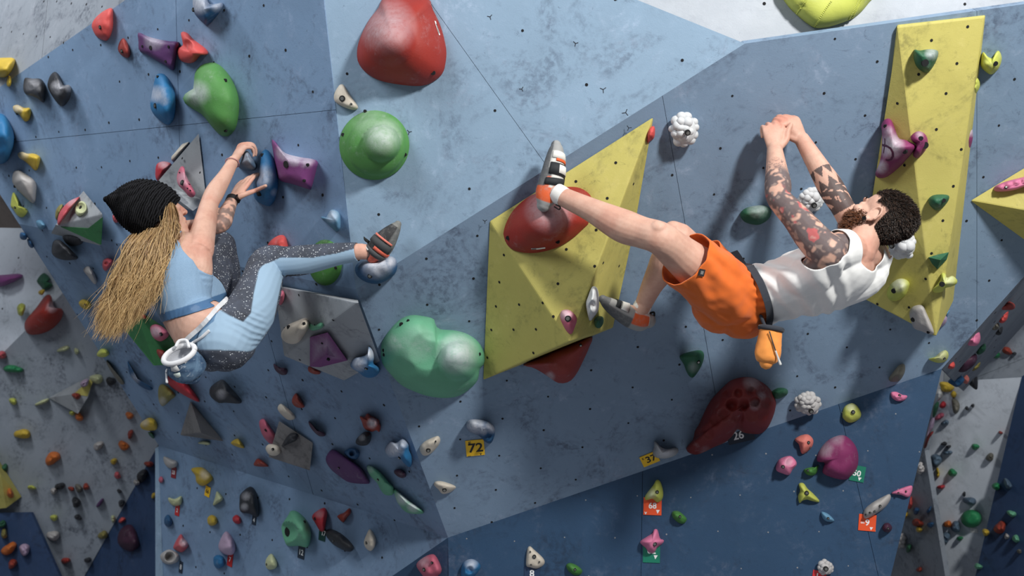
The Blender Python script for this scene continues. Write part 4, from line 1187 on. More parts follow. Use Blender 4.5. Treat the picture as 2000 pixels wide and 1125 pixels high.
# ------------------------------------------------------------------ far holds: out-of-focus walls behind
def mini(pk, crop, lab, colr, x, y, rx, ry, h=.10, rot=0, group=None, bumpy=.3, face=False):
    pts = []
    for i in range(9):
        a = i * 2 * math.pi / 9
        k = 1 + .16 * math.sin(a * 2 + x) + .10 * math.cos(a * 3 + y)
        ex, ey = rx * math.cos(a) * k, ry * math.sin(a) * k
        c, s = math.cos(math.radians(rot)), math.sin(math.radians(rot))
        pts.append((x + ex * c - ey * s, y + ex * s + ey * c))
    return H(N_, lab, colr, pk, crop, pts, h, rough=bumpy, n=20, rings=6, group=group, face=face)
H(N_, 'red cone-shaped hold on the far grey wall', 'red', 'L', 'a3', '180,270 200,230 260,160 320,80 350,58 375,65 385,110 400,155 450,160 462,195 440,250 380,310 300,345 220,350 185,320', .35, peak=(350,150), chalk=[(380,150,50,.6)])
H(N_, 'purple sausage hold on the far white wall', 'purple', 'L1', 'a2', '-40,975 60,960 140,955 168,975 100,1015 0,1050 -50,1030', .14)
H(N_, 'dark green leaf-like hold on the far white wall', 'dkgreen', 'L1', 'a2', '270,1005 320,950 370,990 350,1010 388,1040 330,1080 300,1050', .10)
far_y, _fp = ply_volume('wooden_volume', 'small yellow and grey pyramid volume on the far grey wall', VGREY, BL,
    [(95, 777, 0.01), (187, 728, 0.02), (172, 775, 0.10), (152, 808, 0.16), (140, 770, .2)], [(0, 1, 4), (1, 2, 4), (2, 3, 4), (0, 4, 3)], bevel=0.0)
add_face(far_y, 'painted_panel', _fp[1], [(186, 732), (171, 774), (144, 770)], VY, 'yellow painted side')
far_y2, _fq = ply_volume('wooden_volume', 'pale yellow wedge volume on the far wall corner', VY, BL,
    [(-20, 870, .01), (42, 970, .01), (12, 992, .14), (-60, 1000, .01), (2, 930, .22)], [(0, 1, 4), (1, 2, 4), (2, 3, 4), (3, 0, 4)], bevel=0)
FARL = [('a3','yellow',305,40,25,20),('a3','lime',155,165,35,42),('a3','pinkred',8,500,36,34),('a3','emerald',95,602,68,30),('a3','palelime',465,455,48,18,-25),
        ('a3','palelime',560,472,16,26),('a3','lilac',620,705,40,22,-30),('a3','rust',560,800,30,26),('a3','palelime',705,675,45,40),('a3','lime',95,838,26,28),
        ('a3','palelime',310,845,52,16,-20),('a3','lime',531,920,24,22),('a3','orange',578,954,30,30),('a3','yellow',165,1078,55,40),('a3','black',812,692,32,36),
        ('a3','orange',948,943,32,24),
        ('a4','orange',385,262,55,48,-35),('a4','orange',905,170,38,36),('a4','yellow',833,285,26,22),('a4','stone',720,170,45,26,-25),('a4','pinkred',860,388,26,24),
        ('a4','lime',232,476,34,14),('a4','black',440,466,36,26,-30),('a4','stone',394,502,30,20,-30),('a4','rust',522,486,22,18),('a4','grime',576,482,28,30,-40),('a4','rust',630,470,20,30),
        ('a4','black',558,585,36,34),('a4','plum',733,590,16,36,35),('a4','black',890,592,26,24),('a4','black',873,503,18,14),('a4','lime',395,698,30,22,-30),
        ('a4','black',572,695,26,22),('a4','palelime',828,705,18,24),('a4','coral',895,715,28,20,-15),('a4','stone',390,830,44,42,-30),('a4','olive',755,825,34,34,-40),
        ('a4','red',480,1012,32,24),('a4','black',643,1008,24,22),('a4','rust',955,85,20,34,30),('a4','orange',75,520,26,34),('a4','dkgreen',35,330,30,30)]
CN = {'yellow':'yellow','lime':'lime','pinkred':'pinkish red','emerald':'emerald green','palelime':'pale lime','lilac':'lilac','rust':'rust red','orange':'orange','black':'black','stone':'off-white','grime':'grey brown','plum':'purple','coral':'coral red','olive':'olive','red':'bright red','dkgreen':'dark green','pink':'pink','navyblue':'navy blue','darkred':'dark red','paleblue':'pale blue','white':'white','mint':'mint green','scarlet':'scarlet','brick':'brick red','slate':'slate grey'}
WHERE = {('yellow', 305): 'touching the dark green leaf-like hold', ('yellow', 165): 'below the far pyramid volume', ('yellow', 833): 'beside the off-white sliver',
         ('lime', 155): 'left of the red cone hold', ('lime', 95): 'left of the far pyramid volume', ('lime', 531): 'touching the far pyramid volume tip', ('lime', 232): 'right of the pale yellow wedge volume',
         ('lime', 395): 'under the black pebbles', ('palelime', 465): 'below the red cone hold, the longer one', ('palelime', 560): 'below the red cone hold, the smaller one', ('palelime', 705): 'at the top of the far pyramid volume',
         ('palelime', 310): 'beside the left corner of the far pyramid volume', ('palelime', 828): 'near the navy wedge', ('black', 812): 'close to the climbing wall edge', ('black', 440): 'touching an off-white knob',
         ('black', 558): 'under the rust and brown cluster', ('black', 890): 'at the rim of the navy wedge', ('black', 873): 'above the navy wedge rim, the smallest black one', ('black', 572): 'beside a lime hold', ('black', 643): 'at the foot of the grey wall',
         ('orange', 578): 'at the far pyramid volume tip', ('orange', 948): 'at the climbing wall edge', ('orange', 385): 'large and leaning', ('orange', 905): 'above the yellow button', ('orange', 75): 'on the pale yellow wedge volume',
         ('rust', 560): 'on the far pyramid volume', ('rust', 522): 'left of the brown cluster', ('rust', 630): 'right of the brown cluster', ('rust', 955): 'near the lower left wall corner',
         ('stone', 720): 'with a dark shadow side', ('stone', 394): 'touching the black pebble', ('stone', 390): 'above the bright red hold', ('pinkred', 8): 'above the emerald hold', ('pinkred', 860): 'below the yellow button'}
for f in FARL:
    crop, colr, x, y, rx, ry = f[:6]
    pk = {('lilac', 620): _fp[0], ('rust', 560): _fp[2], ('orange', 75): _fq[1], ('dkgreen', 35): _fq[0]}.get((colr, x), 'L')
    mini(pk, crop, '%s hold on far grey wall, %s' % (CN[colr], WHERE.get((colr, x), 'left of the climbing wall')), colr, x, y, rx, ry, .12, f[6] if len(f) > 6 else 0, 'small holds on the far grey wall', face=(colr, x) == ('dkgreen', 35))
for (colr, x, y, rx, ry, rot, pk) in [('orange',65,925,58,40,-30,'L3'),('lilac',180,930,45,38,-30,'L3'),('rust',92,1035,44,26,-40,'L3'),('olive',30,815,26,34,0,'L3'),('dkgreen',15,745,30,30,0,'L3'),
                                     ('deepplum',940,850,90,85,-45,'L4'),('black',1040,390,50,36,-40,'L4'),('rust',1090,305,34,22,20,'L4'),('stone',1000,440,22,22,0,'L4'),('yellow',1127,535,16,26,20,'L4')]:
    mini(pk, 'a4', '%s hold on far navy wall %s' % ({'deepplum':'wide dark plum'}.get(colr, CN.get(colr, colr)), 'wedge behind the pale edge strip' if pk == 'L4' else 'at the foot of the far grey wall'), colr, x, y, rx, ry, .12, rot)
FARR = [('d4','slate',1230,278,52,42,15),('d4','black',1290,155,20,16,0),('d4','black',1322,178,18,14,0),('d4','slate',1315,222,34,18,0),('d4','emerald',1518,178,30,22,30),('d4','grime',1625,255,32,28,0),
        ('d4','yellow',1243,370,16,34,0),('d4','emerald',1350,368,34,28,-30),('d4','scarlet',1268,473,36,14,-10),('d4','slate',1478,575,46,32,10),('d4','black',1437,525,14,16,0),
        ('d4','orange',1315,745,28,30,0),('d4','slate',1375,765,42,38,20),('d4','slate',1300,845,40,42,40),('d4','emerald',1405,850,26,16,10),('d4','brick',1703,75,16,12,0),('d3','slate',1297,997,28,22,0),
        ('d3','black',1457,890,16,14,0),('d3','black',1500,870,16,12,0)]
WHERE2 = {1230: 'the largest grey one', 1315: 'under two black pebbles', 1478: 'above the emerald disc', 1375: 'touching the orange knob', 1300: 'below the orange knob', 1297: 'near the dusty rose hold', 1290: 'upper of two pebbles', 1322: 'lower of two pebbles',
          1437: 'above the grey lump', 1457: 'left of two pebbles under the grey band', 1500: 'right of two pebbles under the grey band', 1518: 'pointed one high up', 1350: 'beside the yellow finger', 1405: 'under the emerald disc'}
for (crop, colr, x, y, rx, ry, rot) in FARR:
    mini('R', crop, 'small %s hold on the pale far wall %s' % (CN[colr], WHERE2.get(x, 'right of the navy panel')), colr, x, y, rx, ry, .10, rot, 'small holds on the pale far wall')
H(N_, 'big emerald green disc hold on the pale far wall', 'emerald', 'R', 'd4', [(1490 + 78 * math.cos(a * .5236), 705 + 66 * math.sin(a * .5236)) for a in range(12)], .12, prof=4)
o, c, ex, ey, W, Hh = card('number_tag', BR, 1902, 1036, 15, 9, 0, (226, 226, 224))
tag(o, 'small blank white tag under the emerald disc on the far wall', 'tag')
for (crop, colr, x, y, rx, ry, rot) in [('d4','emerald',1670,468,34,24,0),('d4','slate',1755,450,22,50,-35),('d4','mint',1785,668,34,24,10),('d4','rust',1700,770,46,44,0),('d4','yellow',1595,805,30,24,0),('d4','mint',1815,852,30,26,0),
                                       ('d4','stone',1748,835,16,24,0),('d4','mint',1540,1055,28,24,0),('d4','grime',1840,945,20,16,0)]:
    mini('R3', crop, '%s hold on dark navy far wall, %s' % (CN[colr], {1785: 'above the rust red ball', 1815: 'below the rust red ball', 1540: 'lowest, at the rim of the pale wall'}.get(x, 'beside the pale wall')), colr, x, y, rx, ry, .09, rot)
for (crop, colr, x, y, rx, ry, rot) in [('d4','navyblue',1085,648,26,24,0),('d4','rust',1095,735,38,32,15),('d4','yellow',1105,785,26,18,0),('d4','navyblue',1190,750,24,22,0),('d4','navyblue',1180,640,14,26,35),
                                       ('d4','rust',1108,1078,20,20,0),('d4','coral',1042,590,18,44,10),('d4','yellow',1008,678,14,28,10),('d4','dkgreen',1030,920,22,30,30)]:
    mini('R4', crop, 'small %s hold on the grey far strip %s' % (CN[colr], {1085: 'shaped like a drop', 1190: 'under the slim navy one', 1180: 'slim and slanting', 1095: 'above a yellow chip', 1108: 'round and lowest', 1105: 'under the rust red one', 1008: 'at the navy panel edge'}.get(x, 'beside the navy panel')), colr, x, y, rx, ry, .09, rot, 'holds on the grey far strip')
for (crop, colr, x, y, rx, ry, rot) in [('d3','emerald',1670,495,34,28,0),('d3','rust',1752,470,44,24,15),('d3','black',1805,488,14,12,0),('d3','emerald',1598,832,28,18,15),('d3','black',1855,688,14,12,0)]:
    mini('R2', crop, 'small %s hold on the far grey band %s' % (CN[colr], {1670: 'beside the rust red one', 1598: 'at its lower rim', 1805: 'touching the rust red one', 1855: 'alone near its end'}.get(x, 'right of the wall edge')), colr, x, y, rx, ry, .08, rot, 'holds on the far grey band')
EDGE = [('pink','pink beak hold standing out from the side wall','1450,395 1480,355 1530,315 1550,335 1555,390 1530,430 1475,432 1450,415',.10),
        ('coral','small coral dome hold on the side wall','1310,580 1325,550 1355,545 1370,570 1360,598 1325,600',.07),
        ('brick','chalky red hold high on the side wall','1680,150 1700,115 1760,105 1808,130 1800,165 1740,172 1695,165',.10),
        ('coral','coral fin hold under the chalky red hold','1690,250 1710,200 1745,170 1762,180 1750,240 1715,268',.08),
        ('grime','brown knob hold on the side wall','1630,300 1660,265 1690,270 1695,300 1660,320',.07),
        ('black','black mushroom hold on the side wall','1660,330 1700,280 1720,300 1710,345 1680,355',.08),
        ('dkgreen','green drop hold under the pink beak hold','1525,480 1535,430 1570,398 1596,430 1588,470 1545,500',.09),
        ('deepplum','dark plum hold with a folded shape on the side wall','1390,600 1420,510 1480,490 1530,500 1520,560 1450,620 1400,625',.08),
        ('olive','olive pointed hold under the plum hold','1485,610 1520,570 1555,550 1545,590 1510,615',.06),
        ('salmon','salmon bent hold beside the black cube hold','1400,630 1450,640 1475,675 1460,710 1430,700',.08),
        ('black','black cube-like hold at the end of the side wall','1455,690 1480,640 1530,650 1535,745 1510,748',.10),
        ('navyblue','dark blue slab hold at the end of the side wall','1320,690 1390,640 1440,680 1390,735 1340,715',.06),
        ('yellow','yellow bulky hold at the navy panel tip','1255,710 1275,695 1330,705 1370,740 1330,770 1280,765',.07),
        ('yellow','small yellow hold under the bulky yellow one','1340,780 1360,762 1382,785 1370,812 1345,808',.05),
        ('white','white hold at the navy panel tip','1220,835 1235,760 1265,740 1285,775 1275,810 1240,838',.07),
        ('grime','brown finger-like hold hanging on the far strip','1345,830 1375,820 1405,860 1395,915 1360,925',.07),
        ('dkgreen','green slim hold on the navy panel edge','1205,930 1215,870 1245,840 1252,870 1235,925 1212,960',.05),
        ('scarlet','scarlet knob hold beside the green slim hold','1255,870 1280,838 1305,855 1295,885 1265,888',.05),
        ('rose','dusty rose hold on the navy panel edge','1215,970 1250,930 1290,925 1285,955 1240,978',.05),
        ('lilac','pale pink hold lower on the navy panel edge','1165,1080 1190,980 1220,960 1215,1020 1190,1060 1160,1110',.05)]
for colr, lab, ol, hh in EDGE:
    H(N_, lab, colr, 'r' if parse(ol)[0][1] < 700 else ('R' if sum(q[0] for q in parse(ol)) / len(parse(ol)) > 1245 else 'R4'), 'd3', ol, hh, n=24, rings=7, rough=.3, face=True)
H(N_, 'dark red slim hold on the navy panel edge', 'darkred', 'R4', 'd4', '1140,185 1165,100 1206,62 1212,76 1182,118 1160,182', .05, n=20, rings=6)
# ------------------------------------------------------------------ people: body building tools
def crom(pts, k):
    pts = [np.array(p, float) for p in pts]
    out = []
    n = len(pts)
    for i in range(n - 1):
        p0 = pts[max(0, i - 1)]
        p1, p2 = pts[i], pts[i + 1]
        p3 = pts[min(n - 1, i + 2)]
        for j in range(k):
            t = j / k
            out.append(0.5 * ((2 * p1) + (-p0 + p2) * t + (2 * p0 - 5 * p1 + 4 * p2 - p3) * t * t + (-p0 + 3 * p1 - 3 * p2 + p3) * t ** 3))
    out.append(pts[-1])
    return out

def sweep(pts, rad, ref=(0, 0, 1), seg=20, k=5, caps=(True, True), offset=0.0):
    """tapered elliptical limb; rad per point: r or (r along ref, r across). returns verts, faces, (t, angle) per vert"""
    R = [(r, r) if isinstance(r, (int, float)) else r for r in rad]
    C = crom([tuple(p) for p in pts], k)
    Q = crom(R, k)
    n = len(C)
    V, F, T = [], [], []
    ref = np.array(ref, float)
    rings = []
    for i in range(n):
        t = C[min(n - 1, i + 1)] - C[max(0, i - 1)]
        t /= np.linalg.norm(t)
        a = ref - t * ref.dot(t)
        a /= np.linalg.norm(a)
        b = np.cross(t, a)
        rings.append((C[i], a, b, max(1e-4, Q[i][0] + offset), max(1e-4, Q[i][1] + offset), i / (n - 1), t))
    full = []
    if caps[0]:
        c, a, b, ra, rb, tt, t = rings[0]
        for q in (0.98, 0.8, 0.5, 0.2):
            s = math.sqrt(1 - q * q)
            full.append((c - t * (min(ra, rb) * q), a, b, ra * s, rb * s, 0.0))
    full += [r[:6] for r in rings]
    if caps[1]:
        c, a, b, ra, rb, tt, t = rings[-1]
        for q in (0.2, 0.5, 0.8, 0.98):
            s = math.sqrt(1 - q * q)
            full.append((c + t * (min(ra, rb) * q), a, b, ra * s, rb * s, 1.0))
    for (c, a, b, ra, rb, tt) in full:
        for j in range(seg):
            an = 2 * math.pi * j / seg
            V.append(c + a * (ra * math.cos(an)) + b * (rb * math.sin(an)))
            T.append((tt, an))
    m = len(full)
    for i in range(m - 1):
        for j in range(seg):
            q = (j + 1) % seg
            F.append((i * seg + j, i * seg + q, (i + 1) * seg + q, (i + 1) * seg + j))
    if caps[0]:
        F.append(tuple(range(seg - 1, -1, -1)))
    if caps[1]:
        F.append(tuple(range((m - 1) * seg, m * seg)))
    return V, F, T

class Flesh:
    """collects closed shapes and fuses them into one continuous skin"""
    def __init__(s):
        s.V, s.F = [], []

    def add(s, V, F):
        k = len(s.V)
        s.V += [tuple(v) for v in V]
        s.F += [tuple(i + k for i in f) for f in F]

    def limb(s, pts, rad, ref=(0, 0, 1), off=0.0, seg=20, k=5):
        V, F, _ = sweep(pts, rad, ref, seg, k, offset=off)
        s.add(V, F)

    def ball(s, c, r, B=None, sub=3):
        bm = bmesh.new()
        M = Matrix.Identity(4)
        if B is not None:
            M = Matrix((B[0], B[1], B[2])).transposed().to_4x4()
        M.translation = c
        if isinstance(r, (int, float)):
            r = (r, r, r)
        bmesh.ops.create_icosphere(bm, subdivisions=sub, radius=1.0, matrix=M @ Matrix.Diagonal((*r, 1)))
        bm.verts.ensure_lookup_table()
        s.add([v.co for v in bm.verts], [tuple(v.index for v in f.verts) for f in bm.faces])
        bm.free()

    def fuse(s, voxel=0.0045, smooth=4):
        me = mesh_from(s.V, s.F)
        bm = bmesh.new()
        bm.from_mesh(me)
        bmesh.ops.recalc_face_normals(bm, faces=bm.faces)
        bm.to_mesh(me)
        bm.free()
        o = bpy.data.objects.new('tmp', me)
        COL.objects.link(o)
        m = o.modifiers.new('r', 'REMESH')
        m.mode = 'VOXEL'
        m.voxel_size = voxel
        m.use_smooth_shade = True
        q = o.modifiers.new('s', 'SMOOTH')
        q.factor = 0.5
        q.iterations = smooth
        bpy.context.view_layer.update()
        res = bpy.data.meshes.new_from_object(o.evaluated_get(bpy.context.evaluated_depsgraph_get()))
        bpy.data.objects.remove(o)
        return res

def vco(me):
    a = np.empty(len(me.vertices) * 3, dtype=np.float64)
    me.vertices.foreach_get('co', a)
    return a.reshape(-1, 3)

def vno(me):
    a = np.empty(len(me.vertices) * 3, dtype=np.float64)
    me.vertex_normals.foreach_get('vector', a)
    return a.reshape(-1, 3)

def near_chain(X, pts):
    """distance to a polyline and parameter 0..1 along it"""
    pts = np.array([tuple(p) for p in pts])
    L = np.linalg.norm(np.diff(pts, axis=0), axis=1)
    cum = np.concatenate([[0], np.cumsum(L)])
    best = np.full(len(X), 1e9)
    par = np.zeros(len(X))
    foot = np.zeros_like(X)
    for i in range(len(L)):
        d = pts[i + 1] - pts[i]
        t = np.clip(((X - pts[i]) @ d) / (d @ d), 0, 1)
        f = pts[i] + t[:, None] * d
        q = np.linalg.norm(X - f, axis=1)
        m = q < best
        best[m] = q[m]
        par[m] = (cum[i] + t[m] * L[i]) / cum[-1]
        foot[m] = f[m]
    return best, par, foot

def garment(me, keep, off, wrinkle=None, smooth_edge=6, island=10 ** 9):
    """cut the kept part out of a skin mesh, lift it off the body, even its hems, give it cloth thickness"""
    X, N = vco(me), vno(me)
    bm = bmesh.new()
    bm.from_mesh(me)
    bm.verts.ensure_lookup_table()
    Y = X + N * (off if np.isscalar(off) else off[:, None])
    if wrinkle is not None:
        Y = Y + N * wrinkle[:, None]
    for v in bm.verts:
        v.co = Y[v.index]
    bmesh.ops.delete(bm, geom=[f for f in bm.faces if not all(keep[v.index] for v in f.verts)], context='FACES')
    bmesh.ops.delete(bm, geom=[v for v in bm.verts if not v.link_faces], context='VERTS')
    # drop crumbs: keep the largest island
    seen, best, big = set(), [], []
    for v in bm.verts:
        if v in seen:
            continue
        st, isl = [v], []
        seen.add(v)
        while st:
            w = st.pop()
            isl.append(w)
            for e in w.link_edges:
                x = e.other_vert(w)
                if x not in seen:
                    seen.add(x)
                    st.append(x)
        if len(isl) > island:
            big += isl
        if len(isl) > len(best):
            best = isl
    bs = set(best) | set(big)
    bmesh.ops.delete(bm, geom=[v for v in bm.verts if v not in bs], context='VERTS')
    for _ in range(smooth_edge):
        new = {}
        for v in bm.verts:
            if v.is_boundary:
                nb = [e.other_vert(v).co for e in v.link_edges if e.is_boundary]
                if len(nb) == 2:
                    new[v] = v.co * .4 + (nb[0] + nb[1]) * .3
        for v, c in new.items():
            v.co = c
    out = bpy.data.meshes.new('cloth')
    bm.to_mesh(out)
    bm.free()
    out.polygons.foreach_set('use_smooth', [True] * len(out.polygons))
    return out

def cloth_obj(name, me, mat, root, thick=0.003):
    o = new_obj(name, me, mat, root)
    if thick:
        s = o.modifiers.new('thickness', 'SOLIDIFY')
        s.thickness = thick
        s.offset = -1
    return o

def orth(D, N):
    D = Vector(D).normalized()
    N = Vector(N)
    N = (N - D * N.dot(D)).normalized()
    return D, N

def hand(fl, W, D, N, S, curls, thumb, k=1.0, spread=0.0):
    """palm, four unequal jointed fingers, thumb off the side of the palm"""
    D, N = orth(D, N)
    S0 = D.cross(N)
    S = S0 if S0.dot(Vector(S)) > 0 else -S0
    q = lambda d, n, s: W + (D * d + N * n + S * s) * k
    fl.limb([q(-.015, 0, 0), q(.02, 0, 0), q(.05, .002, 0), q(.082, .002, 0)], [(.024 * k, .019 * k), (.031 * k, .017 * k), (.038 * k, .015 * k), (.040 * k, .012 * k)], ref=S, seg=20)
    fl.ball(q(.035, -.006, .026), (.016 * k, .026 * k, .014 * k), (S, D, N))
    offs = (.0335, .0112, -.0112, -.0325)
    base = (.086, .091, .087, .077)
    lens = ((.043, .026, .021), (.047, .030, .022), (.043, .028, .021), (.033, .021, .019))
    rad = (.0092, .0094, .0088, .0078)
    tips = []
    for i in range(4):
        p = q(base[i], .002, offs[i])
        ang = 0.0
        fan = spread * (offs[i] / .03)
        pts = [q(base[i] - .03, 0, offs[i] * .9), p]
        for j in range(3):
            ang += math.radians(curls[i][j])
            d = (D * math.cos(ang) - N * math.sin(ang) + S * fan).normalized()
            p = p + d * lens[i][j] * k
            pts.append(p)
        r = rad[i] * k
        fl.limb(pts, [r * 1.0, r * 1.12, r * 1.02, r * .95, r * .78], ref=S, seg=12, k=4)
        tips.append((pts[-1], d))
    tp = [q(.008, -.004, .018)] + [t if isinstance(t, Vector) else q(*t) for t in thumb]
    r = .0105 * k
    fl.limb(tp, [r * 1.5, r * 1.25, r * 1.05, r * .82][:len(tp)] , ref=N, seg=12, k=4)
    return tips

def head_basis(F, U):
    F = Vector(F).normalized()
    U = Vector(U)
    U = (U - F * U.dot(F)).normalized()
    return U.cross(F), F, U

def head(fl, c, B, man=True):
    L, F, U = B
    q = lambda x, y, z: c + L * x + F * y + U * z
    b = (L, F, U)
    fl.ball(q(0, -.014, .032), (.075, .096, .084), b)
    fl.ball(q(0, .028, -.03), (.060, .062, .082), b)
    fl.ball(q(0, .018, -.066), (.054, .056, .046), b)
    fl.ball(q(0, .062, -.098), (.026, .024, .020), b)
    fl.limb([q(0, .082, .012), q(0, .093, -.014), q(0, .102 if man is not True else .108, -.040)], [.008, .0090, .0115], ref=L, seg=12)
    fl.ball(q(.010, .097, -.043), .0075, b, 2)
    fl.ball(q(-.010, .097, -.043), .0075, b, 2)
    fl.ball(q(0, .076, .020), (.044, .016, .010), b)
    fl.ball(q(0, .082, -.069), (.022, .010, .0055), b)
    fl.ball(q(0, .080, -.080), (.020, .010, .0065), b)
    for s in (1, -1):
        fl.ball(q(s * .040, .062, -.028), (.020, .020, .018), b)
        fl.ball(q(s * .031, .0690, -.001), (.0150, .0118, .0100), b, 2)
        fl.ball(q(s * .031, .0670, -.010), (.0150, .0118, .0070), b, 2)
        # ear: flat shell with a rolled rim and a lobe
        fl.ball(q(s * .074, -.010, -.020), (.0055, .017, .028), b, 2)
        e = [q(s * .080, -.010 + .020 * math.cos(a), -.016 + .031 * math.sin(a)) + L * (s * .006 * math.cos(a - 2.6)) for a in (-.6, 0.0, .6, 1.2, 1.8, 2.4, 3.0, 3.6)]
        fl.limb(e, [.0045] * 8, ref=L, seg=8, k=2)
        fl.ball(q(s * .078, -.004, -.045), (.0055, .009, .010), b, 2)

def skin_mat(name, rgb):
    t = NT(name)
    v = t.coord('Object')
    n1 = t.noise(v, 24, 5, .6)
    n2 = t.noise(v, 190, 3, .6)
    base = t.attr('tint', 'Color')
    c = t.mix(t.ramp(n1, .35, .7, 0, .22), base, srgb((186, 128, 112)), 'MULTIPLY')
    c = t.mix(t.ramp(n2, .5, .75, 0, .10), c, srgb((150, 100, 84)))
    t.col(c)
    t.rough(.55)
    t.b.inputs['Subsurface Weight'].default_value = .10
    t.b.inputs['Subsurface Radius'].default_value = (.012, .005, .003)
    t.b.inputs['Subsurface Scale'].default_value = .6
    t.b.inputs['Specular IOR Level'].default_value = .35
    t.bump(n2, .10, .002)
    return t.m

def cloth_mat(name, rgb, weave=900.0, var=.25, rough=.85, bump=.2):
    t = NT(name)
    v = t.coord('Object')
    n1 = t.noise(v, 14, 5, .65, .5)
    n2 = t.noise(v, weave, 2, .6)
    b = srgb(rgb)
    c = t.mix(t.ramp(n1, .3, .75, 0, var), b, tuple(x * .6 for x in b))
    c = t.mix(t.ramp(n2, .3, .7, 0, .18), c, tuple(min(1, x * 1.35 + .01) for x in b))
    t.col(c)
    t.rough(rough)
    t.b.inputs['Specular IOR Level'].default_value = .2
    t.b.inputs['Sheen Weight'].default_value = .15
    t.bump(t.math('ADD', t.math('MULTIPLY', n1, 1.0), t.math('MULTIPLY', n2, .3)), bump, .006)
    return t.m

def tint_mat(name, rough=.7, grain=300.0):
    """colour laid down per vertex (moulded rubber, stitched panels)"""
    t = NT(name)
    v = t.coord('Object')
    n = t.noise(v, 60, 5, .7)
    g = t.noise(v, grain, 2, .6)
    c = t.mix(t.ramp(n, .45, .75, 0, .4), t.attr('tint', 'Color'), srgb((150, 148, 145)))
    t.col(c)
    t.rough(rough)
    t.bump(g, .2, .003)
    return t.m

M_SHOE = tint_mat('climbing_shoe_rubber_and_leather')

def hair_mat(name, a, b):
    t = NT(name)
    f = t.attr('shade')
    t.col(t.mix(f, srgb(a), srgb(b)))
    t.rough(.42)
    t.b.inputs['Specular IOR Level'].default_value = .45
    return t.m

def strands(paths, radii, shades, sides=3, k=3):
    V, F, S = [], [], []
    for p, r, s in zip(paths, radii, shades):
        C = crom([tuple(x) for x in p], k) if k > 1 else [np.array(x) for x in p]
        n = len(C)
        b0 = len(V)
        for i in range(n):
            t = C[min(n - 1, i + 1)] - C[max(0, i - 1)]
            t /= (np.linalg.norm(t) + 1e-9)
            a = np.cross(t, (0.31, 0.52, 0.79))
            a /= (np.linalg.norm(a) + 1e-9)
            b = np.cross(t, a)
            rr = r * (1 - .85 * (i / (n - 1)) ** 2)
            for j in range(sides):
                an = 2 * math.pi * j / sides
                V.append(C[i] + a * (rr * math.cos(an)) + b * (rr * math.sin(an)))
                S.append(min(1.0, s * (.55 + .65 * i / (n - 1))))
        for i in range(n - 1):
            for j in range(sides):
                q = (j + 1) % sides
                F.append((b0 + i * sides + j, b0 + i * sides + q, b0 + (i + 1) * sides + q, b0 + (i + 1) * sides + j))
    me = mesh_from(V, F)
    fattr(me, 'shade', S)
    return me

def shoe(root, pts, rad, ref, colorf, seg=36, k=10, name='climbing_shoe'):
    V, F, T = sweep(pts, rad, ref, seg, k)
    me = mesh_from(V, F)
    cattr(me, 'tint', [(*srgb(colorf(t, a)), 1) for t, a in T])
    return new_obj(name, me, M_SHOE, root)

def strap(par, pts, rad, ref, t0, t1, a0, a1, rgb, lift=.004, name='strap', width=None, lean=0.0):
    """a band lying on a shoe or limb between two stations and two angles"""
    V, F, T = sweep(pts, rad, ref, 48, 10, caps=(False, False), offset=lift * .55)
    n = len(V) // 48
    sel = lambda t, a: True
    vv, idx, ff = [], {}, []
    steps = 18
    C = crom([tuple(p) for p in pts], 10)
    def at(t, a):
        x = t * (n - 1)
        i = min(n - 2, int(x))
        fr = x - i
        y = (a % (2 * math.pi)) / (2 * math.pi) * 48
        j = int(y) % 48
        fy = y - int(y)
        g = lambda i_, j_: V[i_ * 48 + j_ % 48]
        return (g(i, j) * (1 - fr) + g(i + 1, j) * fr) * (1 - fy) + (g(i, j + 1) * (1 - fr) + g(i + 1, j + 1) * fr) * fy
    for s in range(steps + 1):
        a = a0 + (a1 - a0) * s / steps
        for e in (0, .5, 1):
            vv.append(at(min(1, max(0, t0 + (t1 - t0) * e + lean * (s / steps - .5))), a))
    for s in range(steps):
        for e in range(2):
            b = s * 3 + e
            ff.append((b, b + 1, b + 4, b + 3))
    me = mesh_from(vv, ff)
    o = new_obj(name, me, plain('strap_%d_%d_%d' % rgb, rgb, .75), par)
    m = o.modifiers.new('thickness', 'SOLIDIFY')
    m.thickness = .0018
    return o

def eyes(root, c, B):
    L, F, U = B
    for s in (1, -1):
        bm = bmesh.new()
        bmesh.ops.create_icosphere(bm, subdivisions=3, radius=.0108, matrix=Matrix.Translation(c + L * (s * .031) + F * .0700 + U * (-.004)))
        me = bm_mesh(bm)
        X = vco(me)
        d = (X - np.array(c + L * (s * .031) + F * .0765 + U * (-.004))) / .0118
        f = d @ np.array(F)
        colr = np.where((f > .93)[:, None], [.01, .01, .01, 1], np.where((f > .78)[:, None], [.09, .12, .14, 1], [.75, .72, .70, 1]))
        cattr(me, 'tint', colr)
        new_obj('eye', me, M_EYE, root)
te = NT('eye_wet')
te.col(te.attr('tint', 'Color'))
te.rough(.12)
M_EYE = te.m

def paint(me, base):
    return np.tile(np.array([*srgb(base), 1.0]), (len(me.vertices), 1))

def blend(C, m, rgb):
    m = np.clip(m, 0, 1)[:, None]
    C[:, :3] = C[:, :3] * (1 - m) + np.array(srgb(rgb)) * m

def nz(X, s, o=0.0):
    return np.array([mnoise.noise(Vector((x[0] * s + o, x[1] * s + o * .7, x[2] * s - o))) for x in X])

def ss(x, a, b):
    t = np.clip((x - a) / (b - a), 0, 1)
    return t * t * (3 - 2 * t)

def settle(root, base):
    root.location = base
    for o in root.children:
        o.matrix_parent_inverse = Matrix.Translation(-root.location)
    bpy.context.view_layer.update()

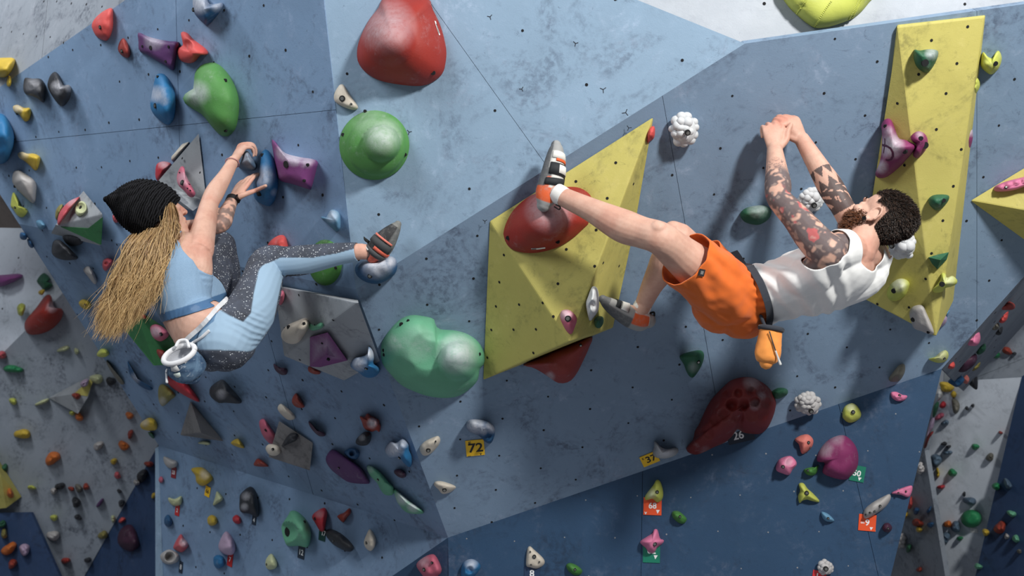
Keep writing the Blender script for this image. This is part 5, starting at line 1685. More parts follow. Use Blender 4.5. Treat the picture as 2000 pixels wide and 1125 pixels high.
# ------------------------------------------------------------------ the bearded climber
HEEL = .031         # metres the hooked foot reaches in, so that the heel rests on the red dome
def build_man():
    root = empty('person')
    tag(root, 'bearded climber in white tank top and orange shorts hanging by both hands', 'person')
    bpy.context.view_layer.update()
    shL, elL, wrL = P(1618, 494, 3.50), P(1522, 388, 3.62), P(1513, 290, 3.80)
    shR, elR, wrR = P(1706, 503, 3.74), P(1644, 402, 3.73), P(1566, 272, 3.85)
    nb = P(1672, 490, 3.62)
    lat = (shL - shR).normalized()
    sp = [P(1424, 592, 3.84), P(1455, 584, 3.83), P(1500, 573, 3.80), P(1560, 556, 3.74), P(1615, 537, 3.69), P(1655, 510, 3.64), nb]
    srad = [(.135, .095), (.150, .108), (.138, .100), (.152, .106), (.165, .112), (.150, .095), (.075, .065)]
    hipL, knL, anL = P(1425, 575, 3.75), P(1290, 466, 3.57), P(1098, 384, 3.70 + HEEL)
    hipR, knR, anR = P(1432, 580, 3.94), P(1318, 462, 3.80), P(1258, 592, 3.985)
    Hc = P(1714, 430, 3.65)
    B = head_basis((-.50, .55, .62), (.72, -.05, .55))
    def torso(fl, off=0.0):
        fl.limb(sp, srad, ref=lat, off=off, seg=28)
        fl.limb([shL, (shL + nb) / 2 + Vector((0, 0, .01)), nb], [.058, .062, .058], off=off)
        fl.limb([shR, (shR + nb) / 2, nb], [.056, .060, .058], off=off)
        # lats, shoulder blades
        fl.limb([shL, P(1595, 530, 3.56), P(1540, 552, 3.66)], [.055, .060, .05], off=off)
        fl.limb([shR, P(1690, 545, 3.72), P(1600, 585, 3.74)], [.05, .055, .05], off=off)
    fl = Flesh()
    torso(fl)
    fl.limb([nb - (Hc - nb) * .2, nb + (Hc - nb) * .3, Hc - B[2] * .05], [(.070, .064), (.062, .058), (.058, .056)], ref=lat)
    head(fl, Hc, B)
    # arms: deltoid, biceps, forearm bulge, wrist
    def mid(a, b, t, o=(0, 0, 0)):
        return a.lerp(b, t) + Vector(o)
    fl.limb([shL + (nb - shL) * .15, shL, mid(shL, elL, .3, (-.004, 0, -.004)), mid(shL, elL, .65), elL, mid(elL, wrL, .25), mid(elL, wrL, .6), wrL],
            [.056, .063, .058, .050, .043, .047, .038, .028])
    fl.limb([shR + (nb - shR) * .15, shR, mid(shR, elR, .35), mid(shR, elR, .7), elR, mid(elR, wrR, .25), mid(elR, wrR, .6), wrR],
            [.054, .060, .054, .046, .042, .047, .038, .028])
    hand(fl, wrL, (0.0, .32, .94), (-.05, -.94, .32), (1, 0, 0), [(48, 78, 40), (52, 82, 45), (50, 84, 45), (46, 84, 45)],
         [(.035, -.002, .044), (.066, .002, .052), (.094, .004, .066)], 1.02)
    hand(fl, wrR, (-.50, .06, .86), (.30, -.86, .30), (-.8, -.3, -.4), [(42, 70, 40), (48, 74, 40), (52, 76, 40), (52, 76, 40)],
         [(.030, -.010, .036), (.055, -.022, .036), (.075, -.036, .030)], .98)
    # legs: thigh, kneecap, calf, ankle, heel
    fl.limb([hipL, mid(hipL, knL, .35), mid(hipL, knL, .75), knL, mid(knL, anL, .18, (0, 0, -.006)), mid(knL, anL, .38, (0, 0, -.012)), mid(knL, anL, .7, (0, 0, -.003)), anL],
            [.095, .088, .068, .059, .056, .060, .043, .035])
    fl.ball(knL + Vector((-.012, -.022, .032)), (.034, .034, .030))
    fl.limb([hipR, mid(hipR, knR, .35), mid(hipR, knR, .75), knR, mid(knR, anR, .2, (.004, 0, 0)), mid(knR, anR, .4, (.010, 0, 0)), mid(knR, anR, .7), anR],
            [.095, .086, .068, .058, .055, .060, .043, .034])
    fl.ball(knR + Vector((-.008, -.01, .030)), (.034, .034, .028))
    # feet inside the shoes
    fl.limb([anL, P(1082, 372, 3.72 + HEEL), P(1082, 345, 3.73 + HEEL)], [.034, .032, .026])
    fl.limb([anR, P(1246, 612, 3.985), P(1220, 606, 3.98)], [.034, .032, .026])
    me = fl.fuse(.0036, 3)
    X = vco(me)
    C = paint(me, (205, 165, 146))
    blend(C, ss(nz(X, 9.0), .1, .6) * .35, (196, 132, 112))
    # rosy knees, elbows, hands
    for c, r, m in ((knL, .07, .35), (knR, .07, .3), (elL, .05, .3), (P(1512, 240, 3.84), .06, .25), (P(1535, 225, 3.86), .06, .25), (nb, .10, .4)):
        d = np.linalg.norm(X - np.array(c), axis=1)
        blend(C, (1 - ss(d, r * .4, r)) * m, (206, 118, 98))
    # tattoos: left sleeve (tree, then flowers up to the shoulder blade)
    dL, tL, fL = near_chain(X, [shL + (nb - shL) * .25, shL, elL, wrL])
    dR, tR, fR = near_chain(X, [shR, elR, wrR])
    onL = np.where((dL < .085) & (dL < dR), 1.0, 0.0)
    n1, n2, n3 = nz(X, 26.0, 3.0), nz(X, 62.0, 9.0), nz(X, 27.0, 5.0)
    base = (1 - ss(tL, .70, .80))
    ink = ss(n1 + .45 * n2, -.42, -.12)
    branch = ss(.10 - np.abs(n2 + .3 * n1), 0, .06) * ss(tL, .66, .72) * (1 - ss(tL, .80, .86))
    back = ss((X - np.array(shL)) @ np.array((.35, .2, -.9)), .075, .10)
    m = onL * np.maximum(base * ink * .86 * (1 - back), branch * .8)
    blend(C, m, (66, 68, 76))
    fl_ = onL * base * ss(n3 + .3 * n2, .30, .40) * (1 - ss(tL, .5, .6)) * ss(tL, .10, .16) * (1 - back)
    blend(C, fl_ * .75, (196, 92, 92))
    blend(C, onL * base * ss(n2, .34, .46) * .35 * (1 - back), (200, 176, 160))
    # right sleeve: triangles, a dark rose, bands
    onR = np.where((dR < .075) & (dR <= dL) & (tR > .12), 1.0, 0.0)
    Lr = (wrR - elR).normalized()
    a_ = (Vector((0, -1, 0)) - Lr * Lr.dot(Vector((0, -1, 0)))).normalized()
    b_ = Lr.cross(a_)
    Rv = X - fR
    ang = np.arctan2(Rv @ np.array(b_), Rv @ np.array(a_))
    s_ = np.linalg.norm(X - np.array(elR), axis=1) * np.sign((X - np.array(elR)) @ np.array(Lr))
    # forearm coordinate 0 at elbow; rows of triangles between 0.075 and 0.155
    w = np.abs(((ang * 2.2 / math.pi * 1.6) % 1.0) * 2 - 1)
    row = (s_ - .085) / .040
    fr = row % 1.0
    tri = ((fr < w) ^ (np.floor(row) % 2 == 1)) & (row > 0) & (row < 2)
    solid = (s_ > .012) & (s_ <= .085)
    petal = np.hypot(ang * .042, s_ - .045)
    rose = (petal < .030 + .005 * np.cos(7 * np.arctan2(s_ - .045, ang * .042)))
    rings_ = (np.abs(petal - .010) < .0022) | (np.abs(petal - .018) < .0022)
    band = ((s_ > -.045) & (s_ < .012) & ((np.floor((s_ + .045) / .010) % 2) == 0)) | ((s_ > .075) & (s_ < .082))
    stripes = solid & (np.sin((s_ + ang * .02) * 260) > -.35)
    ink2 = (tri | (rose & ~rings_) | band | stripes)
    blend(C, onR * ink2 * .88, (44, 46, 52))
    cattr(me, 'tint', C)
    body = new_obj('body', me, skin_mat('skin_man', (205, 165, 146)), root)
    eyes(root, Hc, B)
    # --- hair and beard
    L, F, U = B
    rnd = random.Random(4)
    cc = Hc + F * -.014 + U * .032
    paths, rad, sh = [], [], []
    def hairy(n):
        x, y, z = n
        if z > .30 and y < .80:
            return 1.0
        if y < .42 and z > -.05 and not (abs(x) > .8 and y > -.25 and z < .02):
            return .62
        if y < -.18 and z > -.86:
            return .55 if z < -.5 else .75
        return 0
    tries = 0
    while len(paths) < 8500 and tries < 60000:
        tries += 1
        n = Vector((rnd.gauss(0, 1), rnd.gauss(0, 1), rnd.gauss(0, 1))).normalized()
        hgt = hairy(n)
        if not hgt:
            continue
        low = max(0, -n.z - .1)
        p = cc + L * (n.x * .076) + F * (n.y * (.097 - .02 * low)) + U * (n.z * .086)
        if n.z < -.1:
            p = cc + L * (n.x * (.076 - .012 * low)) + F * (n.y * .092) + U * (n.z * .100)
        out = (L * n.x + F * n.y + U * n.z).normalized()
        kz = min(1, max(0, (n.z + .2) / .8))
        flow = (F * (-.75 + .25 * kz) + U * (-.55 + .60 * kz) + Vector((rnd.gauss(0, .14), rnd.gauss(0, .14), rnd.gauss(0, .14))))
        ln = (.0105 + .008 * kz) * rnd.uniform(.8, 1.3)
        d1 = (out * .45 + flow * .8).normalized()
        d2 = (out * .15 + flow * 1.0).normalized()
        paths.append([p - out * .004, p + d1 * ln * .5, p + d1 * ln * .5 + d2 * ln * .55])
        rad.append(.0017)
        sh.append(rnd.random() ** 1.6)
    o = new_obj('hair', strands(paths, rad, sh, 3, 2), hair_mat('dark_brown_hair', (18, 13, 11), (74, 54, 42)), root)
    capb = Flesh()
    capb.ball(cc, (.0755, .0965, .0850), (L, F, U), 4)
    me = capb.fuse(.004, 1)
    X = vco(me)
    rel = X - np.array(cc)
    n_ = np.stack([rel @ np.array(L) / .0775, rel @ np.array(F) / .0985, rel @ np.array(U) / .0875], 1)
    keep = np.array([hairy(q) > 0 for q in n_])
    cap = garment(me, keep, .0015)
    fattr(cap, 'shade', np.full(len(cap.vertices), .25))
    new_obj('hair_base', cap, bpy.data.materials['dark_brown_hair'], root)
    paths, rad, sh = [], [], []
    tries = 0
    bp = lambda x, y, z: Hc + L * x + F * y + U * z
    while len(paths) < 2600 and tries < 60000:
        tries += 1
        n = Vector((rnd.gauss(0, 1), rnd.gauss(0, 1), rnd.gauss(0, 1))).normalized()
        # jaw shell
        x, y, z = n.x * .060, .024 + n.y * .064, -.052 + n.z * .064
        if z > -.018 - max(0, (y - .03)) * .55 or y < -.018:
            continue
        if z > -.05 and y > .055 and abs(x) < .030:
            continue
        if abs(x) < .018 and -.088 < z < -.062 and y > .07:
            continue
        p = bp(x, y, z)
        out = (L * n.x + F * n.y + U * n.z)
        d = (out * .8 + F * .25 - U * .55 + Vector((rnd.gauss(0, .2), rnd.gauss(0, .2), rnd.gauss(0, .2)))).normalized()
        ln = rnd.uniform(.009, .016) * (1.5 if z < -.09 else 1.0)
        paths.append([p - out * .006, p + d * ln * .5, p + d * ln])
        rad.append(.0013)
        sh.append(rnd.random())
    new_obj('beard', strands(paths, rad, sh, 3, 1), hair_mat('auburn_beard', (58, 34, 22), (128, 80, 52)), root)
    # brows
    paths, rad, sh = [], [], []
    for s in (1, -1):
        for i in range(70):
            x = rnd.uniform(.014, .048)
            p = bp(s * x, .090 - x * .42, .020 + rnd.uniform(-.003, .004))
            paths.append([p, p + L * (s * .006) + U * .003 + F * .002])
            rad.append(.0010)
            sh.append(rnd.random())
    new_obj('eyebrow', strands(paths, rad, sh, 3, 1), bpy.data.materials['dark_brown_hair'], root)
    # ear plug
    bm = bmesh.new()
    M = Matrix((F, U, L)).transposed().to_4x4()
    M.translation = Hc + L * .082 + F * -.001 + U * -.052
    bmesh.ops.create_cone(bm, cap_ends=True, segments=18, radius1=.0075, radius2=.0075, depth=.010, matrix=M)
    ep = new_obj('ear_plug', bm_mesh(bm, False), plain('black_acrylic', (14, 14, 16), .2), root)

    # --- tank top
    tf = Flesh()
    torso(tf, .006)
    tf.limb([nb - (Hc - nb) * .2, nb + (Hc - nb) * .3], [.074, .066])
    tf.limb([shL, shL.lerp(elL, .3)], [.067, .062])
    tf.limb([shR, shR.lerp(elR, .3)], [.063, .058])
    tm = tf.fuse(.0045, 6)
    X = vco(tm)
    N = vno(tm)
    _, ts, _ = near_chain(X, sp)
    ax = np.array((sp[3] - sp[1]).normalized())
    ax = np.array((.94, 0, .34))
    hem = (X - np.array(P(1472, 575, 3.82))) @ ax
    upn = (Hc - nb).normalized()
    backv = np.array((P(1690, 540, 3.60) - P(1668, 480, 3.66)).normalized())
    # neckline: a scoop, deeper on the back
    nrel = X - np.array(nb + (Hc - nb) * .22)
    neck = np.linalg.norm(nrel - 0.0, axis=1)
    nk = np.linalg.norm((X - np.array(P(1690, 478, 3.60))) * 1.0, axis=1)
    keep = (hem > 0) & (nk > .092)
    aL = shL.lerp(elL, .16) + Vector((-.012, -.03, .012))
    aR = shR.lerp(elR, .22)
    keep &= np.linalg.norm(X - np.array(aL), axis=1) > .098
    keep &= np.linalg.norm(X - np.array(aR), axis=1) > .092
    # folds running from the armhole towards the waist
    g = X @ np.array((.62, .10, .78)) * 1.0
    h_ = X @ np.array((.78, -.1, -.62))
    wr = np.sin(g * 118 + 4.0 * nz(X, 5.0) + h_ * 14) * .0055 * ss(hem, .0, .05) * (1 - ss(hem, .20, .30))
    wr += np.sin(g * 60 + 2.0 * nz(X, 8.0, 4.)) * .0035 * (1 - ss(hem, .16, .26))
    wr += nz(X, 18.0, 2.0) * .003
    gm = garment(tm, keep, .004, wr, 10)
    tank = cloth_obj('tank_top', gm, cloth_mat('white_ribbed_cotton', (232, 232, 230), 700, .08), root, .003)

    # --- shorts
    sf = Flesh()
    sf.limb([sp[0] + (sp[0] - sp[1]) * .6, sp[0], sp[1], sp[2]], [(.118, .100), (.158, .122), (.160, .120), (.148, .110)], ref=lat, seg=28)
    hemL = hipL.lerp(knL, .66)
    hemR = hipR.lerp(knR, .60)
    sf.limb([hipL, hipL.lerp(knL, .3), hipL.lerp(knL, .75)], [.112, .112, .108])
    sf.limb([hipR, hipR.lerp(knR, .3), hipR.lerp(knR, .70)], [.108, .106, .102])
    sf.ball(P(1452, 615, 3.84), (.10, .13, .085))
    sm = sf.fuse(.005, 8)
    X = vco(sm)
    dl = np.array((knL - hipL).normalized())
    dr = np.array((knR - hipR).normalized())
    toL = (X - np.array(hemL)) @ dl
    toR = (X - np.array(hemR)) @ dr
    d1, _, _ = near_chain(X, [hipL, knL])
    d2, _, _ = near_chain(X, [hipR, knR])
    keep = ~((toL > 0) & (d1 <= d2)) & ~((toR > 0) & (d2 < d1))
    wst = (X - np.array(P(1472, 577, 3.82))) @ np.array((.94, 0, .34))
    keep &= wst < 0
    wr = nz(X, 11.0, 1.0) * .007 + nz(X, 26.0, 6.0) * .004
    q1 = X @ np.array((.5, .2, .85))
    wr += np.sin(q1 * 70 + 6 * nz(X, 6.0, 8.0)) * .004
    # gathers under the waistband
    aw = np.arctan2((X - np.array(sp[1])) @ np.array((0, 0, 1.)), (X - np.array(sp[1])) @ np.array((0, -1., 0)))
    wr += np.sin(aw * 34) * .0035 * ss(wst, -.05, -.01)
    gs = garment(sm, keep, .002, wr, 8)
    shorts = cloth_obj('shorts', gs, cloth_mat('orange_cotton_canvas', (222, 108, 42), 800, .22), root, .004)
    bpy.context.view_layer.update()
    # woven diamond patch on the leg of the shorts
    def on_mesh(ob, u, v, lift=.004):
        dg = bpy.context.evaluated_depsgraph_get()
        ok, loc, nrm, fi = ob.evaluated_get(dg).ray_cast(CAM - root.location if False else ob.matrix_world.inverted() @ CAM, (ob.matrix_world.inverted().to_3x3() @ ray(u, v)).normalized())
        if not ok:
            return None, None
        return ob.matrix_world @ loc + nrm * lift, nrm
    def patch(u, v, s, rot, rgb, name, lift):
        p, n = on_mesh(shorts, u, v, lift)
        if p is None:
            return
        ex = (Vector((1, 0, 0)) - n * n.x).normalized()
        ey = n.cross(ex)
        vs_ = []
        for a in (0, 90, 180, 270):
            a = math.radians(a + rot)
            vs_.append(p + ex * math.cos(a) * s + ey * math.sin(a) * s)
        me = prism(vs_, n, .003)
        o = new_obj(name, me, plain('patch_%d_%d_%d' % rgb, rgb, .8), shorts)
    patch(1369, 532, .0175, 30, (30, 32, 36), 'woven_patch', .006)
    patch(1369, 532, .0085, 30, (120, 118, 116), 'patch_emblem', .0068)
    # --- shoes
    GR, LG, ORG, WHT, BLK = (92, 94, 96), (150, 150, 148), (214, 92, 44), (214, 212, 206), (26, 30, 34)
    def colL(t, a):
        # a: 0 = towards ref; the sole lies on the wall side
        s = -math.sin(a)
        if t < .30:
            if t < .12:
                return LG
            return ORG if s > -.65 else LG
        if s > .45:
            return GR
        if t > .72:
            return LG
        if t < .52 and s > .15:
            return ORG if t < .42 else GR
        return WHT
    refc = Vector((0, -1, 0))
    ptL = [P(u_, v_, d_ + HEEL) for u_, v_, d_ in ((1062, 400, 3.735), (1068, 382, 3.73), (1077, 352, 3.735), (1083, 318, 3.745), (1086, 294, 3.755), (1086, 284, 3.76))]
    rdL = [(.034, .026), (.040, .043), (.043, .045), (.044, .038), (.036, .028), (.022, .019)]
    s1 = shoe(root, ptL, rdL, refc, colL)
    strap(s1, ptL, rdL, refc, .62, .72, -.3, 2.3, WHT)
    strap(s1, ptL, rdL, refc, .585, .62, .1, 2.3, ORG, .003)
    strap(s1, ptL, rdL, refc, .44, .565, -.35, 2.4, BLK, .003)
    strap(s1, ptL, rdL, refc, .465, .55, .45, 2.2, (224, 222, 216), .0065)
    strap(s1, ptL, rdL, refc, .34, .42, -.5, 2.3, BLK, lean=.06)
    # heel pull loop
    V, F, _ = sweep([P(1086, 400, 3.70 + HEEL), P(1094, 404, 3.69 + HEEL), P(1092, 409, 3.70 + HEEL), P(1083, 404, 3.71 + HEEL)], [.0025] * 4, seg=8)
    new_obj('pull_loop', mesh_from(V, F), plain('black_webbing', (26, 26, 26), .9), s1)
    def colR(t, a):
        s = math.sin(a)
        if t < .40:
            if s > .55:
                return LG
            return ORG if s > -.35 and t > .06 else (LG if t < .06 else WHT)
        if s > .05 or t > .82:
            return GR
        return LG
    ptR = [P(1266, 626, 4.0), P(1253, 624, 3.995), P(1232, 618, 3.99), P(1208, 606, 3.985), P(1188, 593, 3.975), P(1177, 584, 3.97)]
    rdR = [(.032, .030), (.040, .047), (.043, .045), (.042, .036), (.033, .026), (.018, .016)]
    s2 = shoe(root, ptR, rdR, refc, lambda t, a: colR(t, -a))
    strap(s2, ptR, rdR, refc, .50, .62, .2, 2.8, WHT)
    strap(s2, ptR, rdR, refc, .64, .72, .2, 2.6, BLK)
    V, F, _ = sweep([P(1268, 612, 3.99), P(1277, 610, 3.985), P(1278, 616, 3.99)], [.004] * 3, seg=8)
    new_obj('pull_loop', mesh_from(V, F), plain('black_webbing', (26, 26, 26), .9), s2)
    # ankle socks
    for (a, b, c) in ((anL.lerp(knL, .02), P(1086, 376, 3.715 + HEEL), .0362), (anR.lerp(knR, -.02), P(1248, 612, 3.99), .0352)):
        V, F, _ = sweep([a, a.lerp(b, .5), b], [c, c + .001, c], seg=24, caps=(False, False))
        me = mesh_from(V, F)
        cloth_obj('sock', me, cloth_mat('white_sock', (220, 218, 214), 900, .1), root, .002)
    settle(root, P(1560, 620, 3.75))
    return root, lat, sp, shorts

# ------------------------------------------------------------------ chalk bags
def chalk_bag(name, label, top, up, r, length, mat, rimmat, lining, bulge=1.0, squash=1.0, ref=(1, 0, 0)):
    root = empty(name, top - up * length)
    up = up.normalized()
    prof = [(0.0, 1.0), (.25, 1.04), (.55, 1.06 * bulge), (.8, 1.03 * bulge), (.95, .90), (1.0, .62)]
    pts = [top - up * (length * q) for q, _ in prof]
    V, F, _ = sweep(pts, [(r * k, r * k * squash) for _, k in prof], ref=ref, seg=32, k=5, caps=(False, True))
    me = mesh_from(V, F)
    X = vco(me)
    N = vno(me)
    w = nz(X, 30.0, 2.0) * .004 + nz(X, 70.0, 5.0) * .0015
    me.vertices.foreach_set('co', (X + N * w[:, None]).ravel())
    inv = Matrix.Translation(-root.location)
    def part(nm, m, mt):
        o = new_obj(nm, m, mt, root)
        o.matrix_parent_inverse = inv
        return o
    part('body', me, mat)
    # padded rim
    a = Vector(ref)
    a = (a - up * a.dot(up)).normalized()
    b = up.cross(a)
    ring = [top + (a * math.cos(t) + b * (math.sin(t) * squash)) * (r * .97) for t in [2 * math.pi * i / 24 for i in range(25)]]
    V, F, _ = sweep(ring, [.0095] * 25, ref=tuple(up), seg=10, k=2, caps=(False, False))
    part('rim', mesh_from(V, F), rimmat)
    V, F, _ = sweep([top - up * .001, top - up * (length * .3), top - up * (length * .45)], [(r * .93, r * .93 * squash), (r * .8, r * .8 * squash), (r * .3, r * .3 * squash)], ref=ref, seg=28, k=5, caps=(False, True))
    part('lining', mesh_from(V, F), lining)
    tag(root, label, 'chalk bag')
    return root, part, inv

man, mlat, msp, mshorts = build_man()

def belt_ring(part, c, axis, lat, ra, rb, w, th, mat, name='belt', a0=0.0, a1=2 * math.pi, who=None, rmax=.2):
    axis = axis.normalized()
    a = (lat - axis * lat.dot(axis)).normalized()
    b = axis.cross(a)
    V, F = [], []
    n = 64
    rr = None
    if who is not None:
        # lay the belt on what the wearer has on: outermost surface around the waist
        bpy.context.view_layer.update()
        dg = bpy.context.evaluated_depsgraph_get()
        wear = [q for q in who.children if q.name.split('.')[0] in ('body', 'leggings', 'shorts', 'tank_top', 'sports_top')]
        rr, lift = [], []
        for i in range(n):
            t = a0 + (a1 - a0) * i / n
            o = (a * (math.cos(t) * ra) + b * (math.sin(t) * rb)).normalized()
            for up_ in range(4):                 # where a raised thigh is in the way the belt rides up into the crease
                best, beyond = 0.0, False
                for q in wear:
                    iv = q.matrix_world.inverted()
                    ev = q.evaluated_get(dg)
                    for s in (-w, 0.0, w):
                        c0 = c + axis * (s - .012 * up_)
                        st = c0
                        for _ in range(8):
                            ok, loc, nrm, fi = ev.ray_cast(iv @ st, (iv.to_3x3() @ o).normalized())
                            if not ok:
                                break
                            p = q.matrix_world @ loc
                            ln = (p - c0).dot(o)
                            if ln > rmax:
                                beyond = beyond or (best < .06 or nrm.dot(o) > 0)
                                break
                            best = max(best, ln)
                            st = p + o * 1e-4
                if not beyond:
                    break
            good = not beyond and best > .06
            rr.append(best if good else None)
            lift.append(.012 * up_ if good else None)
        for i in range(n):                       # deep in the crease: carry on between the clear stretches
            if rr[i] is None:
                j = next(k for k in range(1, n) if rr[(i - k) % n] is not None and lift[(i - k) % n] is not None)
                m_ = next(k for k in range(1, n) if rr[(i + k) % n] is not None)
                f_ = j / (j + m_)
                rr[i] = rr[(i - j) % n] * (1 - f_) + rr[(i + m_) % n] * f_
                lift[i] = lift[(i - j) % n] * (1 - f_) + lift[(i + m_) % n] * f_
        for _ in range(3):
            lift = [(lift[i - 1] + 2 * lift[i] + lift[(i + 1) % n]) / 4 for i in range(n)]
        rr = [max(rr[i], (rr[i - 1] + rr[i] + rr[(i + 1) % n]) / 3) + .0012 for i in range(n)]
    for i in range(n + 1):
        t = a0 + (a1 - a0) * i / n
        d = a * (math.cos(t) * ra) + b * (math.sin(t) * rb)
        o = d.normalized()
        cc_ = c
        if rr:
            d = o * rr[i % n]
            cc_ = c - axis * lift[i % n]
        for (s, q) in ((-w, 0), (w, 0), (w, th), (-w, th)):
            V.append(cc_ + d + axis * s + o * q)
    for i in range(n):
        for j in range(4):
            k = (j + 1) % 4
            F.append((i * 4 + j, i * 4 + k, (i + 1) * 4 + k, (i + 1) * 4 + j))
    return part(name, mesh_from(V, F, smooth=False), mat)

M_ORB = cloth_mat('pale_orange_nylon', (236, 150, 74), 700, .2)
M_GREYB = cloth_mat('charcoal_webbing', (52, 56, 64), 900, .2)
M_FLEECE = cloth_mat('grey_fleece', (170, 172, 178), 300, .4, bump=.5)
bag, bpart, binv = chalk_bag('chalk_bag', 'pale orange chalk bag with a white-tipped cord on a dark belt', P(1506, 642, 3.70), Vector((.16, .10, .98)), .040, .125, M_ORB, M_GREYB, M_FLEECE, 1.08, .9)
bx = Vector((.94, 0, .34))
belt_ring(bpart, P(1473, 577, 3.82), bx, mlat, .156, .120, .013, .003, M_GREYB, who=man)
V, F, _ = sweep([P(1486, 618, 3.70), P(1492, 632, 3.69), P(1497, 640, 3.67)], [.007, .006, .006], seg=10)
bpart('hanger', mesh_from(V, F), M_GREYB)
V, F, _ = sweep([P(1503, 648, 3.655), P(1509, 668, 3.648), P(1515, 686, 3.645)], [.0026] * 3, seg=8)
bpart('cord', mesh_from(V, F), plain('dark_cord', (70, 60, 54), .8))
V, F, _ = sweep([P(1515, 686, 3.645), P(1519, 697, 3.645), P(1524, 711, 3.645)], [.0034, .0034, .0052], seg=8)
bpart('cord_end', mesh_from(V, F), plain('pale_cord', (200, 200, 198), .7))
# ------------------------------------------------------------------ the climber with the beanie
def build_woman():
    root = empty('person')
    tag(root, 'blond climber in black beanie and patterned leggings leaning back from the wall', 'person')
    shR, elR, wrR = P(388, 492, 3.92), P(409, 398, 4.12), P(456, 314, 4.25)
    shL, elL, wrL = P(318, 460, 4.10), P(432, 438, 4.10), P(455, 388, 4.225)
    nb = P(350, 468, 4.00)
    lat = (shL - shR).normalized()
    sp = [P(415, 668, 3.87), P(404, 652, 3.88), P(372, 618, 3.91), P(352, 570, 3.92), P(345, 525, 3.94), P(349, 490, 3.97), nb]
    srad = [(.120, .105), (.152, .120), (.122, .096), (.128, .100), (.136, .102), (.115, .078), (.055, .050)]
    hipR, knR, anR = P(450, 654, 3.80), P(521, 512, 4.03), P(706, 491, 3.95)
    hipL, knL, anL = P(390, 632, 3.98), P(430, 478, 4.28), P(458, 590, 4.52)
    Hc = P(304, 413, 3.98)
    B = head_basis((.76, .55, .35), (-.5, .15, .85))
    L, F, U = B
    mid = lambda a, b, t, o=(0, 0, 0): a.lerp(b, t) + Vector(o)
    fl = Flesh()
    fl.limb(sp, srad, ref=lat, seg=28)
    fl.limb([shL, (shL + nb) / 2, nb], [.046, .048, .045])
    fl.limb([shR, (shR + nb) / 2 + Vector((0, 0, -.006)), nb], [.050, .052, .046])
    fl.limb([shR, P(388, 535, 3.90), P(385, 580, 3.90)], [.048, .052, .045])
    fl.limb([nb - (Hc - nb) * .2, nb + (Hc - nb) * .4, Hc - U * .05], [.056, .050, .048], ref=lat)
    head(fl, Hc, B, False)
    fl.limb([shR + (nb - shR) * .15, shR, mid(shR, elR, .3), mid(shR, elR, .65), elR, mid(elR, wrR, .28, (-.004, 0, 0)), mid(elR, wrR, .65), wrR],
            [.046, .055, .050, .043, .036, .038, .029, .0225])
    fl.limb([shL + (nb - shL) * .15, shL, mid(shL, elL, .35), mid(shL, elL, .7), elL, mid(elL, wrL, .28), mid(elL, wrL, .65), wrL],
            [.044, .050, .044, .038, .034, .035, .028, .022])
    hand(fl, wrR, (.50, .22, .84), (-.62, -.66, .42), (-.4, .5, -.3), [(46, 52, 30), (50, 55, 32), (54, 56, 35), (56, 58, 35)],
         [(.030, -.012, .036), (.052, -.026, .040), (.070, -.040, .036)], .88)
    hand(fl, wrL, (.40, .50, .77), (-.45, -.78, .30), (.5, -.3, -.8), [(0, 12, 12), (4, 14, 12), (6, 16, 14), (8, 18, 14)],
         [P(477, 380, 4.215), P(499, 372, 4.240), P(519, 363, 4.190)], .88, .0)
    # legs
    fl.limb([mid(hipR, knR, -.12), hipR, mid(hipR, knR, .3, (.030, 0, 0)), mid(hipR, knR, .7, (.020, 0, 0)), knR, mid(knR, anR, .2, (0, 0, -.006)), mid(knR, anR, .4, (0, 0, -.008)), mid(knR, anR, .75), anR],
            [.098, .100, .092, .076, .060, .055, .054, .040, .031])
    fl.ball(P(452, 676, 3.80), (.085, .085, .07))
    fl.limb([mid(hipL, knL, -.1), hipL, mid(hipL, knL, .35), mid(hipL, knL, .75), knL, mid(knL, anL, .2), mid(knL, anL, .4), mid(knL, anL, .75), anL],
            [.095, .098, .088, .070, .058, .055, .054, .040, .031])
    fl.limb([anR, P(722, 492, 3.955), P(738, 484, 3.95)], [.030, .030, .026])
    fl.limb([anL, P(472, 606, 4.52), P(488, 604, 4.52)], [.030, .030, .026])
    me = fl.fuse(.0037, 3)
    X = vco(me)
    N = vno(me)
    C = paint(me, (214, 172, 152))
    blend(C, ss(nz(X, 9.0), .1, .6) * .30, (200, 138, 118))
    for c, r, m in ((elR, .05, .35), (shR, .09, .25), (P(472, 285, 4.28), .05, .3), (P(500, 362, 4.24), .06, .3), (Hc + F * .08, .07, .3)):
        d = np.linalg.norm(X - np.array(c), axis=1)
        blend(C, (1 - ss(d, r * .4, r)) * m, (212, 124, 104))
    # left forearm tattoo
    dL, tL, _ = near_chain(X, [elL, wrL])
    dR, _, _ = near_chain(X, [shR, elR, wrR])
    ink = (dL < .055) * (dL < dR) * ss(tL, -.1, .02) * (1 - ss(tL, .82, .92))
    n1, n2 = nz(X, 30.0, 4.0), nz(X, 80.0, 2.0)
    blend(C, ink * ss(n1 + .5 * n2, -.35, .05) * .75, (92, 88, 88))
    # lips
    d = np.linalg.norm((X - np.array(Hc + F * .09 + U * -.074)) , axis=1)
    blend(C, (1 - ss(d, .014, .020)) * .6, (190, 92, 92))
    cattr(me, 'tint', C)
    new_obj('body', me, skin_mat('skin_woman', (214, 172, 152)), root)
    eyes(root, Hc, B)

    # --- which limb each point belongs to
    dT, tT, fT = near_chain(X, sp)
    d1, t1, f1 = near_chain(X, [hipR, mid(hipR, knR, .3, (.030, 0, 0)), mid(hipR, knR, .7, (.020, 0, 0)), knR, anR])
    d2, t2, f2 = near_chain(X, [hipL, knL, anL])
    aR, tAR, _ = near_chain(X, [shR, elR, wrR])
